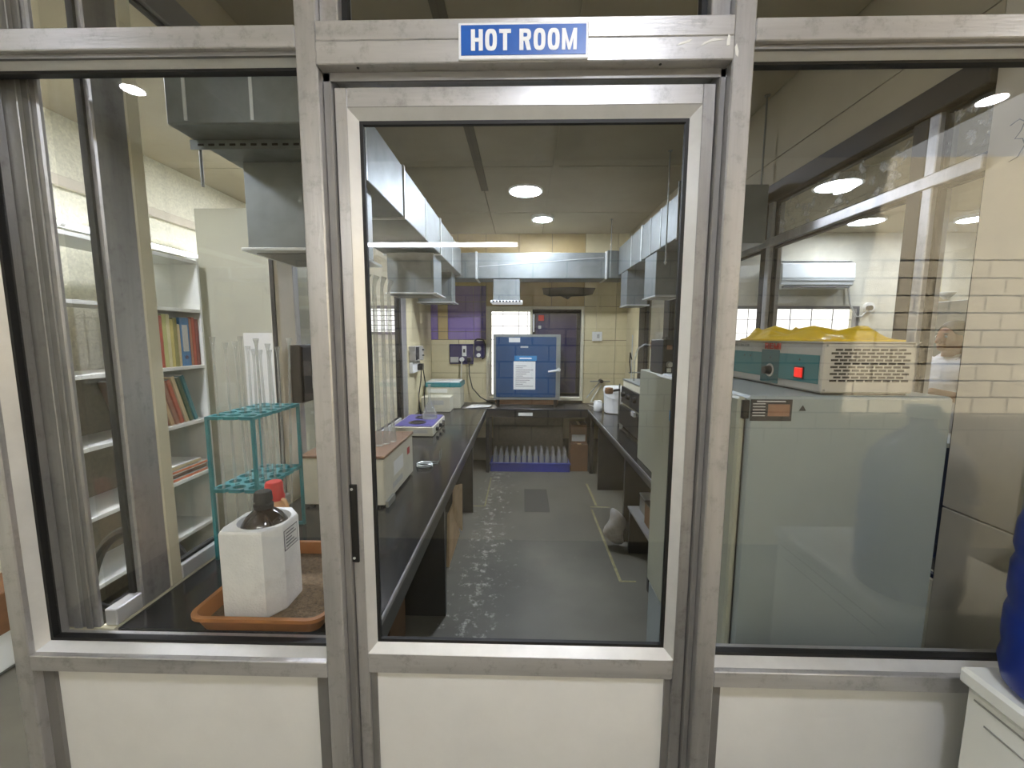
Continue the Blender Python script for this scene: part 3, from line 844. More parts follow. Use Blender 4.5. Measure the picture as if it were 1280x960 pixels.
bench('worktop', 'black granite worktop along the right wall behind the grey cabinet', 0.765, XR - .001, 1.86, 4.70, 'left', [(0.80, XR - .01, 3.10, 3.14, 0, 0.745), (0.80, XR - .01, 2.0, 2.04, 0, 0.745), (0.80, XR - .01, 4.2, 4.24, 0, 0.745)], (1.0, 3.2, 0))
bt = thing('worktop', 'dark worktop across the back wall carrying the blue oven', 'worktop', (0.1, 4.95, 0))
part('slab', 'granite_dusty', bt, (XL + .002, XR - .002, 4.702, YB - .032, 0.745, 0.77), 0.002)
part('front_board', 'black_slab', bt, (-0.41, 0.76, 4.71, 4.73, 0.67, 0.745))
part('label_strip', 'paper', bt, (-0.04, 0.125, 4.706, 4.71, 0.69, 0.725))
for a in ((-0.42, -0.38), (0.80, 0.84)):
    part('support_slab', 'black_slab', bt, (a[0], a[1], 4.72, 5.15, 0, 0.745))

# ---------------------------------------------------------------- left bench, near the glass
tr = thing('plastic_tray', 'brown plastic tray of grit under the white foam box', 'tray', (-0.74, 1.25, 0.77))
tx0, tx1, ty0, ty1 = -0.935, -0.545, 1.035, 1.48
def rrect(x0, x1, y0, y1, r, n=5):
    p = []
    for cx, cy, a0 in ((x1 - r, y1 - r, 0), (x0 + r, y1 - r, 90), (x0 + r, y0 + r, 180), (x1 - r, y0 + r, 270)):
        for k in range(n + 1):
            a = math.radians(a0 + 90 * k / n); p.append((cx + r * math.cos(a), cy + r * math.sin(a)))
    return p
def loft(rings, close_bottom=True):
    m = MB(); n = len(rings[0][0]); vs = []
    for p, z in rings: vs += [(x, y, z) for x, y in p]
    fs = [(i * n + k, i * n + (k + 1) % n, (i + 1) * n + (k + 1) % n, (i + 1) * n + k) for i in range(len(rings) - 1) for k in range(n)]
    fs.append(tuple(reversed(range(n))))
    fs.append(tuple(range((len(rings) - 1) * n, len(rings) * n)))
    return m.add(vs, fs)
loft([(rrect(tx0 + .025, tx1 - .025, ty0 + .025, ty1 - .025, .03), .7705), (rrect(tx0 + .008, tx1 - .008, ty0 + .008, ty1 - .008, .04), .812), (rrect(tx0, tx1, ty0, ty1, .045), .812), (rrect(tx0, tx1, ty0, ty1, .045), .822),
      (rrect(tx0 + .013, tx1 - .013, ty0 + .013, ty1 - .013, .035), .822), (rrect(tx0 + .030, tx1 - .030, ty0 + .030, ty1 - .030, .028), .776)]).build('body', 'terracotta_plastic', tr, smooth=True)
g = loft([(rrect(tx0 + .030, tx1 - .030, ty0 + .030, ty1 - .030, .028), .7765), (rrect(tx0 + .028, tx1 - .028, ty0 + .028, ty1 - .028, .028), .784)]).build('grit_filling', 'vermiculite', tr)
fb = thing('foam_box', 'white octagonal foam box holding a dark bottle, in the brown tray', 'box', (-0.78, 1.18, 0.785))
octo = [(-.858, 1.09), (-.735, 1.092), (-.702, 1.14), (-.702, 1.225), (-.745, 1.27), (-.83, 1.27), (-.868, 1.225), (-.868, 1.12)]
bc = (-0.782, 1.182)
# octagonal shell with a round well in the top
N_ = 32
def octo_pt(a):
    best = None
    for i in range(8):
        p, q = Vector(octo[i]), Vector(octo[(i + 1) % 8]); d = Vector((math.cos(a), math.sin(a))); o = Vector(bc); e = q - p
        den = d.x * e.y - d.y * e.x
        if abs(den) < 1e-9: continue
        t = ((p - o).x * e.y - (p - o).y * e.x) / den; s_ = ((p - o).x * d.y - (p - o).y * d.x) / den
        if t > 0 and -1e-6 <= s_ <= 1 + 1e-6: best = t if best is None else min(best, t)
    return (bc[0] + math.cos(a) * best, bc[1] + math.sin(a) * best)
angs = sorted([2 * math.pi * k / N_ for k in range(N_)] + [math.atan2(y - bc[1], x - bc[0]) % (2 * math.pi) for x, y in octo])
op = [octo_pt(a) for a in angs]
def circ(r): return [(bc[0] + r * math.cos(a), bc[1] + r * math.sin(a)) for a in angs]
def inset(p, k): return [(bc[0] + (x - bc[0]) * k, bc[1] + (y - bc[1]) * k) for x, y in p]
loft([(inset(op, .98), .7845), (op, .79), (op, 1.040), (inset(op, .97), 1.046), (circ(.072), 1.046), (circ(.070), 1.00), (circ(.068), .80)]).build('body', 'foam', fb)
def lab(parent, name, m, box): return part(name, m, parent, box)
lab(fb, 'label_border', 'print_grey', (-0.7019, -0.7013, 1.143, 1.215, 0.962, 1.025))
lab(fb, 'paper_label', 'paper', (-0.7018, -0.7010, 1.146, 1.212, 0.965, 1.022))
for k in range(5):
    lab(fb, 'print_line', 'print_grey', (-0.7010, -0.7006, 1.152, 1.206 - .012 * (k % 3), 0.972 + k * .010, 0.9755 + k * .010))
bo = thing('reagent_bottle', 'dark amber bottle with black cap sunk in the white foam box', 'bottle', (bc[0], bc[1], .802))
MB().lathe([(r_, z_ * .935) for r_, z_ in [(.055, 0), (.064, .01), (.0665, .16), (.0665, .225), (.062, .252), (.048, .275), (.030, .292), (.0185, .30), (.018, .318)]], bc[0], bc[1], 32, .802).build('body', 'amber', bo, smooth=True)
MB().lathe([(r_, z_ * .935) for r_, z_ in [(.027, .300), (.0275, .312), (.0225, .316), (.0225, .322), (.026, .324), (.024, .350), (.021, .354)]], bc[0], bc[1], 24, .802).build('cap', 'black_matt', bo, smooth=True)
jg = thing('plastic_jug', 'tan plastic jug with red screw cap behind the foam box', 'jug', (-0.895, 1.36, .785))
MB().lathe([(.038, 0), (.044, .01), (.044, .17), (.042, .20), (.026, .235), (.024, .262)], -0.862, 1.365, 24, .785).build('body', 'tan_jug', jg, smooth=True)
MB().lathe([(.032, .248), (.032, .262), (.029, .268), (.028, .305), (.024, .312)], -0.862, 1.365, 24, .785).build('cap', 'red_cap', jg, smooth=True)
MB().tube([(-.862, 1.362, 1.03), (-.842, 1.36, 1.038), (-.822, 1.358, 1.030), (-.813, 1.357, 1.005), (-.818, 1.357, .975), (-.830, 1.358, .955)], .007, 8).build('handle', 'tan_jug', jg, smooth=True)
rk = thing('pipette_rack', 'teal painted metal rack for pipettes on the left worktop', 'rack', (-1.045, 1.57, .77))
rx0, rx1, ry0, ry1 = -1.135, -0.957, 1.42, 1.73
for x in (rx0, rx1 - .012):
    for y in (ry0, ry1 - .012):
        part('leg', 'teal_paint', rk, (x, x + .012, y, y + .012, .7705, 1.312), 0.001)
for z, nm in ((1.300, 'upper_plate'), (1.030, 'lower_plate')):
    MB().holed(rx0, rx1, ry0, ry1, z, z + .012, 3, 5, .022).build(nm, 'teal_paint', rk)
for y in (ry0, ry1 - .012):
    part('foot_rail', 'teal_paint', rk, (rx0, rx1, y, y + .012, .7705, .782)) if y > 1.5 else None
part('foot_rail', 'teal_paint', rk, (rx0, rx0 + .012, ry0, ry1, .771, .783))
k = 0
cells = [(i, j) for i in range(3) for j in range(5)]
for i, j in cells:
    if (i, j) in ((2, 0), (1, 0)): continue
    cx = rx0 + (i + .5) * (rx1 - rx0) / 3; cy = ry0 + (j + .5) * (ry1 - ry0) / 5
    dx, dy = random.uniform(-.011, .011), random.uniform(-.011, .011)
    top = random.uniform(1.54, 1.60)
    a = Vector((cx - dx, cy - dy, .772)); b = Vector((cx + dx, cy + dy, top))
    p = [a.lerp(b, q) for q in (0, .04, .3, .34, .5, .54, .94, .97, 1)]
    rr = [.0025, .0045, .0045, .0055, .0055, .0045, .0045, .006, .011]
    o = MB().tube(p, rr, 10).build('glass_pipette', 'glassware', smooth=True)
    tag(o, 'long clear glass pipette standing in the teal rack', 'pipette', 'pipettes in the teal rack')
    if k % 4 == 0 and i == 1:
        tag(o, 'long clear glass pipette standing in the teal rack', 'pipette', 'pipettes in the teal rack')
    k += 1
sb_ = thing('isolator_box', 'dark brown switch box with white sticker on the left wall post', 'switch box', (XL + .03, 2.10, 1.26))
part('body', 'dark_brown', sb_, (XL + .0005, XL + .055, 2.01, 2.19, 1.265, 1.555), 0.004)
part('cover', 'dark_brown', sb_, (XL + .055, XL + .062, 2.02, 2.18, 1.275, 1.545), 0.002)
part('sticker', 'paper', sb_, (XL + .062, XL + .0627, 2.10, 2.175, 1.33, 1.40))

# ---------------------------------------------------------------- left room: bookshelf, cupboard, chair
bs = thing('bookshelf', 'white metal bookshelf of files in the left room, behind the side window', 'bookshelf', (-2.35, 2.4, 0))
for y in (1.93, 2.80):
    part('upright', 'shelf_white', bs, (-2.50, -2.20, y, y + .018, 0, 2.12), 0.002)
SZ = (0.30, 0.665, 1.03, 1.40, 1.775, 2.10)
part('back_panel', 'mesh_grey', bs, (-2.506, -2.50, 1.948, 2.80, .02, 1.378))
part('back_panel', 'mesh_grey', bs, (-2.506, -2.50, 2.47, 2.80, 1.40, 1.753))
for z in SZ:
    part('shelf_board', 'shelf_white', bs, (-2.50, -2.20, 1.948, 2.80, z - .022, z), 0.002)
part('side_panel', 'shelf_white', bs, (-2.50, -2.23, 2.818, 2.822, 1.5, 2.12))
cols = ['b05a3c', 'c0b060', 'b9b878', 'cfc79a', '8f8a50', 'a8452e', '2c6ea0', '7a2a22', '9a6a52', '4a5a3a', 'b89a70', '3a7a80', '6b4a36', 'c9b48a', '884030', '5a5048']
for i, c in enumerate(cols): mat('file_%d' % i, c, 0.7, 0, 0.1, 14)
names = ['rust red', 'mustard', 'olive yellow', 'cream', 'moss green', 'brick red', 'bright blue', 'dark maroon', 'dusty pink', 'dark green', 'straw', 'teal', 'brown', 'pale buff', 'russet', 'grey-brown']
ords = ['leftmost', 'second', 'third', 'fourth', 'fifth', 'sixth', 'seventh', 'eighth', 'ninth', 'tenth', 'eleventh', 'twelfth', 'thirteenth', 'fourteenth']
def file_book(y, z, th, h, dep, tilt, ci, nm, label, extra=False):
    t = thing('file_binder' if nm == 'file' else 'book', label, 'file' if nm == 'file' else 'book', (-2.22, y + th / 2, z + .0005), 'files on the white bookshelf')
    c, s = math.cos(tilt), math.sin(tilt)
    def R(yy, zz): return (y + yy * c + zz * s * -1 + (h * s if s > 0 else 0), z + .0008 + yy * s * (1 if s > 0 else 1) + zz * c)
    def bx(x0, x1, y0, y1, z0, z1):
        b = [(x0,) + R(y0, z0), (x1,) + R(y0, z0), (x1,) + R(y1, z0), (x0,) + R(y1, z0)]
        tt = [(x0,) + R(y0, z1), (x1,) + R(y0, z1), (x1,) + R(y1, z1), (x0,) + R(y1, z1)]
        return MB().hexa(b, tt)
    q = min(.003, th * .2)
    cv = bx(-2.22 - dep, -2.22, 0, th, 0, h)
    cv.build('cover', 'file_%d' % ci, t, 0.001)
    bx(-2.222 - dep, -2.224, q, th - q, h, h + .0015).build('pages', 'paper', t)
    if extra:
        bx(-2.2199, -2.2185, th * .2, th * .8, h * .30, h * .85).build('spine_label', 'paper_grey', t)
        MB().cyl((-2.2199,) + R(th / 2, h * .18), (-2.2175,) + R(th / 2, h * .18), .012, n=14).build('finger_ring', 'navy', t)
# upper shelf (z 1.40): upright files, one bright blue lever arch
y = 2.462
for n, (th, ci, h) in enumerate(((.026, 0, .33), (.022, 5, .32), (.030, 2, .33), (.026, 3, .33), (.024, 1, .30), (.030, 4, .31), (.020, 13, .27), (.075, 6, .315), (.022, 8, .31), (.026, 5, .32), (.030, 7, .31))):
    if y + th > 2.797: break
    ex = ci == 6
    file_book(y, 1.40, th - .001, h, .24, 0.0, ci, 'file', ('bright blue lever arch file with finger ring on the upper bookshelf level' if ex else '%s file, %s from the left on the upper bookshelf level' % (names[ci], ords[n])), ex)
    y += th
# middle shelf (z 1.03): leaning files; each leans towards the left of its foot
for n, (ci, h) in enumerate(((12, .31), (15, .31), (14, .32), (10, .31), (8, .32), (0, .30), (13, .32), (9, .31), (11, .32))):
    yy = 2.40 + n * .0385
    th = .024
    a = 0.30
    t = thing('file_binder', '%s file leaning over, %s from the left on the middle bookshelf level' % (names[ci], ords[n]), 'file', (-2.22, yy, 1.0305), 'files on the white bookshelf')
    c, s = math.cos(a), math.sin(a)
    def R2(u, v): return (yy + u * c - v * s, 1.0308 + u * s + v * c)
    def bx2(x0, x1, u0, u1, v0, v1):
        return MB().hexa([(x0,) + R2(u0, v0), (x1,) + R2(u0, v0), (x1,) + R2(u1, v0), (x0,) + R2(u1, v0)], [(x0,) + R2(u0, v1), (x1,) + R2(u0, v1), (x1,) + R2(u1, v1), (x0,) + R2(u1, v1)])
    bx2(-2.46, -2.22, 0, th, 0, h).build('cover', 'file_%d' % ci, t, 0.001)
    bx2(-2.458, -2.224, .003, th - .003, h, h + .0015).build('pages', 'paper', t)
# lower shelf (z .665): flat stack of papers
for n, (m, y0, y1, hh) in enumerate((('orange_paper', 2.46, 2.77, .016), ('file_12', 2.45, 2.76, .02), ('orange_paper', 2.47, 2.78, .014), ('file_13', 2.42, 2.72, .018))):
    z = .6655 + n * .0262
    t = thing('paper_folder', ('bottom orange folder', 'brown folder second from the bottom', 'upper orange folder', 'topmost buff folder')[n] + ' in the flat pile on the lower shelf', 'folder', (-2.33, 2.6, z), 'flat folders on the lower shelf')
    part('cover', m, t, (-2.45, -2.215, y0, y1, z, z + hh), 0.001)
    part('sheets', 'paper', t, (-2.44, -2.2155, y0 + .005, y1 - .005, z + hh, z + hh + .005))
cb = thing('steel_cupboard', 'tall beige steel cupboard beside the bookshelf in the left room', 'cupboard', (-1.95, 3.1, 0))
part('body', 'cupboard_beige', cb, (-2.27, -1.62, 2.90, 3.35, 0.05, 2.47), 0.004)
part('plinth', 'aluminium_dark', cb, (-2.25, -1.64, 2.92, 3.33, 0, 0.05))
part('door', 'cupboard_beige', cb, (-1.62, -1.605, 2.905, 3.345, 0.08, 2.44), 0.003)
part('posted_sheet', 'paper', cb, (-1.98, -1.73, 2.896, 2.90, 1.05, 1.62))
ch = thing('office_chair', 'black office chair with curved hoop back, low behind the near side window', 'chair', (-1.60, 1.75, 0))
cx_, cy_ = -1.60, 1.78
for k in range(5):
    a = 2 * math.pi * k / 5
    ex, ey = cx_ + .22 * math.cos(a), cy_ + .22 * math.sin(a)
    MB().tube([(cx_, cy_, .09), (ex, ey, .06)], [.025, .018], 8).build('base_leg', 'black_plastic', ch, smooth=True)
    MB().cyl((ex, ey - .02, .0265), (ex, ey + .02, .0265), .026, n=12).build('caster', 'black_matt', ch, smooth=True)
MB().cyl((cx_, cy_, .09), (cx_, cy_, .38), .03, n=12).build('column', 'black_plastic', ch, smooth=True)
part('seat', 'black_matt', ch, (cx_ - .22, cx_ + .22, 1.62, 2.00, .38, .44), 0.03)
hoop = [(cx_ + .235 * math.cos(math.pi - math.pi * k / 20), 1.60, .46 + .34 * math.sin(math.pi * k / 20)) for k in range(21)]
MB().tube(hoop, .020, 8).build('hoop_back', 'black_plastic', ch, smooth=True)
MB().tube([(cx_ - .235, 1.60, .46), (cx_ - .19, 1.64, .40), (cx_, 1.70, .40), (cx_ + .19, 1.64, .40), (cx_ + .235, 1.60, .46)], .016, 8).build('back_bracket', 'black_plastic', ch, smooth=True)
wc = thing('low_cabinet', 'low white cabinet with brown top beyond the left corner post', 'cabinet', (-2.5, 1.15, 0))
part('body', 'white_enamel', wc, (-2.64, -2.44, 0.95, 1.90, 0.02, 0.20), 0.004)
part('plinth', 'groove_grey', wc, (-2.63, -2.46, 0.96, 1.89, 0, 0.02))
part('top_board', 'wood', wc, (-2.64, -2.43, 0.94, 1.91, 0.20, 0.40), 0.004)

# ---------------------------------------------------------------- left bench, far items
b1 = thing('water_bath', 'cream water bath with brown lid holding the tall glass columns', 'water bath', (-0.85, 2.17, .77))
part('body', 'beige_box', b1, (-1.06, -0.66, 1.905, 2.42, .782, 1.015), 0.005)
part('lid', 'brown_top', b1, (-1.065, -0.655, 1.90, 2.425, 1.015, 1.030), 0.003)
for x in (-1.04, -0.69):
    for y in (1.92, 2.38):
        part('foot', 'black_plastic', b1, (x, x + .02, y, y + .02, .7705, .782))
part('panel_label', 'paper', b1, (-0.66, -0.6592, 2.05, 2.22, .88, .955))
part('panel_label', 'paper_grey', b1, (-0.66, -0.6592, 2.03, 2.20, .82, .85))
part('panel_label', 'red_letter', b1, (-0.66, -0.6592, 2.30, 2.35, .92, .96))
part('side_plate', 'steel_grey', b1, (-0.66, -0.645, 1.91, 2.02, .7705, .80))
for x, y, z1, r in ((-0.83, 2.02, 1.93, .016), (-0.775, 2.05, 1.905, .013), (-0.745, 2.09, 1.90, .011), (-0.72, 2.13, 1.90, .010), (-0.70, 2.18, 1.89, .010)):
    p = [(x, y, 1.0305), (x, y, 1.06), (x, y, 1.12), (x, y, z1 - .12), (x, y, z1 - .06), (x + .004, y, z1 - .03), (x + .014, y, z1)]
    o = MB().tube(p, [r * 1.8, r * 1.8, r, r, r * .8, r, r * 1.5], 14).build('glass_column', 'milky_glass', smooth=True)
    tag(o, {0: 'widest tall glass column on the brown lid of the water bath'}.get(0 if r > .015 else 1, 'tall slender glass column on the brown lid of the water bath'), 'glass column', 'glass columns on the water bath')
b2 = thing('hot_plate', 'low cream unit with purple top and black knobs on the left worktop', 'hot plate', (-0.9, 3.6, .77))
part('body', 'beige_box', b2, (-1.08, -0.735, 3.33, 3.85, .775, .852), 0.004)
part('top', 'purple_top', b2, (-1.06, -0.745, 3.34, 3.84, .852, .862), 0.003)
part('foot_rail', 'black_plastic', b2, (-1.05, -0.76, 3.36, 3.82, .7705, .775))
for y in (3.46, 3.60, 3.74):
    MB().cyl((-0.735, y, .812), (-0.712, y, .812), .020, .016, 14).build('knob', 'black_plastic', b2, smooth=True)
for y in (3.47, 3.70):
    MB().lathe([(.075, .862), (.075, .866), (.06, .866), (.06, .863)], -0.90, y, 28).build('hob_ring', 'black_plastic', b2, smooth=True)
part('front_label', 'paper_grey', b2, (-0.90, -0.78, 3.3293, 3.33, .80, .83))
fk = MB().lathe([(.065, 0), (.068, .01), (.060, .05), (.035, .11), (.014, .16), (.012, .30), (.016, .305)], -0.83, 3.64, 24, .8665)
tag(fk.build('glass_flask', 'glassware', smooth=True), 'long-necked clear glass flask on the purple hot plate', 'flask')
b3 = thing('lab_shaker', 'beige boxed instrument with teal edged lid at the far left of the bench', 'instrument', (-0.95, 4.55, .77))
part('body', 'beige_box', b3, (-1.11, -0.79, 4.46, 4.69, .772, .935), 0.004)
part('rear_housing', 'beige_box', b3, (-1.11, -0.71, 4.69, 5.00, .772, 1.02), 0.004)
part('lid', 'teal_paint', b3, (-1.12, -0.70, 4.685, 5.01, 1.02, 1.07), 0.003)
part('lid_top', 'white_plastic', b3, (-1.10, -0.72, 4.70, 4.99, 1.07, 1.085), 0.003)
part('display', 'paper', b3, (-1.08, -0.86, 4.6845, 4.69, .955, 1.0))
part('front_label', 'paper_grey', b3, (-1.0, -0.86, 4.459, 4.46, .85, .90))
pp = [(-0.66, 4.72), (-0.42, 4.80), (-0.40, 4.95), (-0.62, 4.98)]
for k in range(3):
    o = MB().prism([(x + .02 * k, y - .015 * k) for x, y in pp], .7705 + k * .004, .7735 + k * .004).build('paper_sheet', 'paper')
    tag(o, ('lowest', 'middle', 'topmost')[k] + ' white sheet in the loose papers left of the blue oven', 'paper', 'papers on the back worktop')
rg = MB().tube([(-0.62 + .05 * math.cos(a * .5), 2.55 + .05 * math.sin(a * .5), .7745 + .0008 * a) for a in range(26)], .003, 6)
tag(rg.build('coiled_wire', 'galv_edge', smooth=True), 'thin wire coil lying on the worktop beside the water bath', 'wire')
tg = thing('wire_stand', 'small bent wire stand on the worktop behind the water bath', 'stand', (-0.58, 2.62, .77))
for dy in (0, .05):
    MB().tube([(-0.66, 2.60 + dy, .7735), (-0.55, 2.60 + dy, .7735), (-0.535, 2.60 + dy, .80), (-0.53, 2.60 + dy, .86)], .003, 6).build('wire', 'steel_grey', tg)
# wall fittings, left
mc = thing('breaker_box', 'grey breaker box on the left wall above a white socket', 'switch box', (XL + .03, 4.35, 1.36))
part('body', 'unit_grey', mc, (XL + .0005, XL + .07, 4.16, 4.50, 1.345, 1.50), 0.004)
part('cover', 'print_dark', mc, (XL + .07, XL + .078, 4.17, 4.28, 1.36, 1.49), 0.002)
for z in (1.39, 1.45):
    part('screw_boss', 'black_plastic', mc, (XL + .07, XL + .085, 4.44, 4.47, z, z + .015))
so = thing('wall_socket', 'white double socket with black plug under the breaker box', 'socket', (XL + .02, 4.3, 1.22))
part('plate', 'white_plastic', so, (XL + .0005, XL + .04, 4.16, 4.46, 1.225, 1.338), 0.003)
part('plug', 'black_plastic', so, (XL + .04, XL + .09, 4.33, 4.42, 1.245, 1.31), 0.004)
tag(MB().tube([(XL + .075, 4.36, 1.244), (XL + .07, 4.35, 1.13), (XL + .05, 4.33, .98), (XL + .06, 4.30, .86), (XL + .08, 4.28, .775)], .006, 8).build('power_cable', 'cable_black', smooth=True), 'left black cable hanging from the plug on the left wall', 'cable', 'cables below the left socket')
tag(MB().tube([(XL + .085, 4.40, 1.244), (XL + .10, 4.42, 1.10), (XL + .085, 4.43, .96), (XL + .09, 4.42, .84), (XL + .11, 4.40, .775)], .006, 8).build('power_cable', 'cable_black', smooth=True), 'right black cable hanging from the plug on the left wall', 'cable', 'cables below the left socket')
sw = thing('switchboard', 'deep violet switchboard with white switches on the back wall', 'switchboard', (-0.77, YB - .02, 1.26))
part('board', 'navy', sw, (-0.915, -0.615, YB - .025, YB - .0005, 1.255, 1.505), 0.003)
part('socket', 'paper_grey', sw, (-0.905, -0.80, YB - .034, YB - .025, 1.275, 1.345), 0.002)
rs = part('switch', 'white_plastic', sw, (-0.755, -0.70, YB - .034, YB - .025, 1.355, 1.485), 0.002)
part('rocker', 'print_dark', rs, (-0.740, -0.715, YB - .040, YB - .034, 1.40, 1.445))
MB().cyl((-0.755, YB - .025, 1.315), (-0.755, YB - .075, 1.315), .028, n=14).build('plug', 'white_plastic', sw, smooth=True)
part('plug', 'black_plastic', sw, (-0.69, -0.64, YB - .07, YB - .025, 1.285, 1.34), 0.004)
tag(MB().tube([(-0.755, YB - .07, 1.287), (-0.76, YB - .08, 1.15), (-0.765, YB - .09, 1.0), (-0.76, YB - .10, .86), (-0.75, YB - .11, .777)], .006, 8).build('power_cable', 'cable_white', smooth=True), 'white cable dropping from the violet switchboard', 'cable', 'cables below the switchboard')
tag(MB().tube([(-0.665, YB - .06, 1.284), (-0.66, YB - .08, 1.12), (-0.62, YB - .10, .96), (-0.52, YB - .12, .85), (-0.42, YB - .14, .80), (-0.36, YB - .16, .785)], .007, 8).build('power_cable', 'cable_black', smooth=True), 'black cable curving from the violet switchboard towards the oven', 'cable', 'cables below the switchboard')
m2 = thing('isolator_switch', 'small dark rotary isolator right of the violet switchboard', 'switch', (-0.53, YB - .03, 1.31))
part('body', 'navy', m2, (-0.60, -0.47, YB - .05, YB - .0005, 1.335, 1.55), 0.006)
MB().cyl((-0.545, YB - .05, 1.37), (-0.545, YB - .075, 1.37), .025, n=14).build('knob', 'white_plastic', m2, smooth=True)
MB().cyl((-0.545, YB - .05, 1.45), (-0.545, YB - .062, 1.45), .032, n=14).build('dial', 'unit_grey', m2, smooth=True)
MB().tube([(-0.60, YB - .03, 1.54), (-0.56, YB - .06, 1.57), (-0.49, YB - .05, 1.565), (-0.462, YB - .05, 1.50), (-0.46, YB - .05, 1.40), (-0.47, YB - .05, 1.345), (-0.50, YB - .04, 1.32)], .009, 8).build('cable_loop', 'cable_black', m2, smooth=True)

# ---------------------------------------------------------------- blue oven and what stands below it
ov = thing('laboratory_oven', 'blue hot air oven with steel door frame on the back worktop', 'oven', (0.05, 4.95, .77))
OX0, OX1, OY, OZ0, OZ1 = -0.335, 0.445, 4.80, 0.862, 1.628
part('body', 'oven_blue', ov, (OX0 + .005, OX1 - .005, OY + .03, 5.155, OZ0, OZ1), 0.006)
ring(OX0, OX1, OZ0, OZ1, 0.03, OY + .006, OY + .034).build('door_frame', 'oven_frame', ov, 0.003)
dr = part('door', 'oven_blue', ov, (OX0 + .028, OX1 - .05, OY, OY + .03, OZ0 + .03, OZ1 - .03), 0.004)
part('door_edge', 'oven_frame', ov, (OX1 - .05, OX1 - .03, OY + .002, OY + .03, OZ0 + .03, OZ1 - .03), 0.002)
part('header_label', 'label_blue', dr, (-0.09, 0.17, OY - .002, OY, 1.322, 1.380))
part('header_text', 'sign_white', dr, (-0.03, 0.11, OY - .003, OY - .002, 1.343, 1.357))
sh = part('instruction_sheet', 'paper', dr, (-0.10, 0.155, OY - .002, OY, .985, 1.315))
for k in range(11):
    part('print_line', 'print_grey', sh, (-0.075, 0.13 - .04 * ((k * 7) % 4), OY - .0028, OY - .002, 1.02 + k * .024, 1.026 + k * .024))
part('name_plate', 'paper', dr, (-0.155, -0.025, OY - .002, OY, 1.535, 1.588))
part('name_plate', 'paper_grey', dr, (-0.02, 0.07, OY - .002, OY, 1.472, 1.492))
hd_ = MB().tube([(0.30, OY - .045, 1.20), (0.36, OY - .05, 1.207), (0.41, OY - .04, 1.215), (0.425, OY - .005, 1.22)], [.010, .013, .013, .015], 10).build('handle', 'galv_edge', ov, smooth=True)
MB().cyl((0.425, OY + .006, 1.22), (0.425, OY - .03, 1.22), .022, n=14).build('handle_boss', 'galv_edge', hd_, smooth=True)
for x in (OX0 + .03, OX1 - .07):
    for y in (4.84, 5.08):
        part('leg', 'dark_brown', ov, (x, x + .04, y, y + .04, .7705, OZ0))
part('stand_rail', 'wood', ov, (OX0 + .02, OX1 - .02, 4.845, 4.86, .80, OZ0))
cr = thing('bottle_crate', 'low blue plastic crate full of small bottles under the back worktop', 'crate', (0.1, 4.9, 0))
CX0, CX1, CY0, CY1 = -0.37, 0.575, 4.76, 5.06
part('base', 'crate_blue', cr, (CX0, CX1, CY0, CY1, .002, .014))
for b in ((CX0, CX1, CY0, CY0 + .012), (CX0, CX1, CY1 - .012, CY1), (CX0, CX0 + .012, CY0, CY1), (CX1 - .012, CX1, CY0, CY1)):
    part('side', 'crate_blue', cr, (b[0], b[1], b[2], b[3], .014, .11), 0.002)
part('rim', 'crate_blue', cr, (CX0 - .008, CX1 + .008, CY0 - .008, CY0, .09, .11), 0.002)
src = None
for j in range(3):
    for i in range(13):
        x, y = CX0 + .05 + i * .0705, CY0 + .06 + j * .09
        if src is None:
            src = MB().lathe([(.026, 0), (.028, .008), (.028, .15), (.013, .185), (.012, .215), (.015, .217), (.015, .235), (.012, .238)], x, y, 12, .0145).build('glass_bottle', 'milky_glass', smooth=True)
            o = src
        else:
            o = src.copy(); COL.objects.link(o); o.location = (x, y, .0145)
        tag(o, 'small clear bottle standing in the blue crate under the oven', 'bottle', 'bottles in the blue crate')
gp = thing('board_panel', 'dull grey-brown board standing under the back worktop behind the crate', 'board', (0.05, 5.1, 0))
part('sheet', 'mesh_grey', gp, (-0.36, 0.52, 5.09, 5.11, 0.001, .64), 0.002)
part('frame_rail', 'dark_brown', gp, (-0.37, 0.53, 5.08, 5.09, .62, .65))
for n, (x0, x1, y0, y1, z0, z1) in enumerate(((0.585, 0.79, 4.80, 5.06, 0, .33), (0.59, 0.78, 4.84, 5.07, .332, .56))):
    t = thing('cardboard_box', ('lower', 'upper')[n] + ' brown cardboard box in the dark corner under the back worktop', 'box', ((x0 + x1) / 2, (y0 + y1) / 2, z0))
    part('body', 'cardboard', t, (x0, x1, y0, y1, z0 + .001, z1), 0.003)
    part('packing_tape', 'plywood', t, (x0 + .08, x1 - .08, y0 - .001, y1, z1, z1 + .001))
part('paper_label', 'paper_grey', t, (0.60, 0.76, 4.8385, 4.84, .36, .44))

# under the left bench
pl = thing('plywood_sheet', 'pale plywood offcut leaning against the support under the left worktop', 'board', (-0.5, 2.9, 0))
MB().hexa([(-0.50, 2.86, .30), (-0.488, 2.86, .30), (-0.478, 3.20, .02), (-0.49, 3.20, .02)], [(-0.455, 2.62, .62), (-0.443, 2.62, .62), (-0.443, 2.98, .50), (-0.455, 2.98, .50)]).build('sheet', 'plywood', pl)
MB().hexa([(-0.52, 2.70, .0), (-0.50, 2.70, .0), (-0.50, 3.2, .0), (-0.52, 3.2, .0)], [(-0.50, 2.66, .40), (-0.485, 2.66, .40), (-0.485, 2.9, .40), (-0.50, 2.9, .40)]).build('back_sheet', 'plywood', pl)
t = thing('wooden_box', 'brown wooden box on the floor under the near end of the left worktop', 'box', (-0.62, 1.85, 0))
part('body', 'cardboard', t, (-0.86, -0.62, 1.80, 2.05, .001, .36), 0.003)
part('lid', 'wood', t, (-0.87, -0.61, 1.79, 2.06, .36, .375), 0.002)

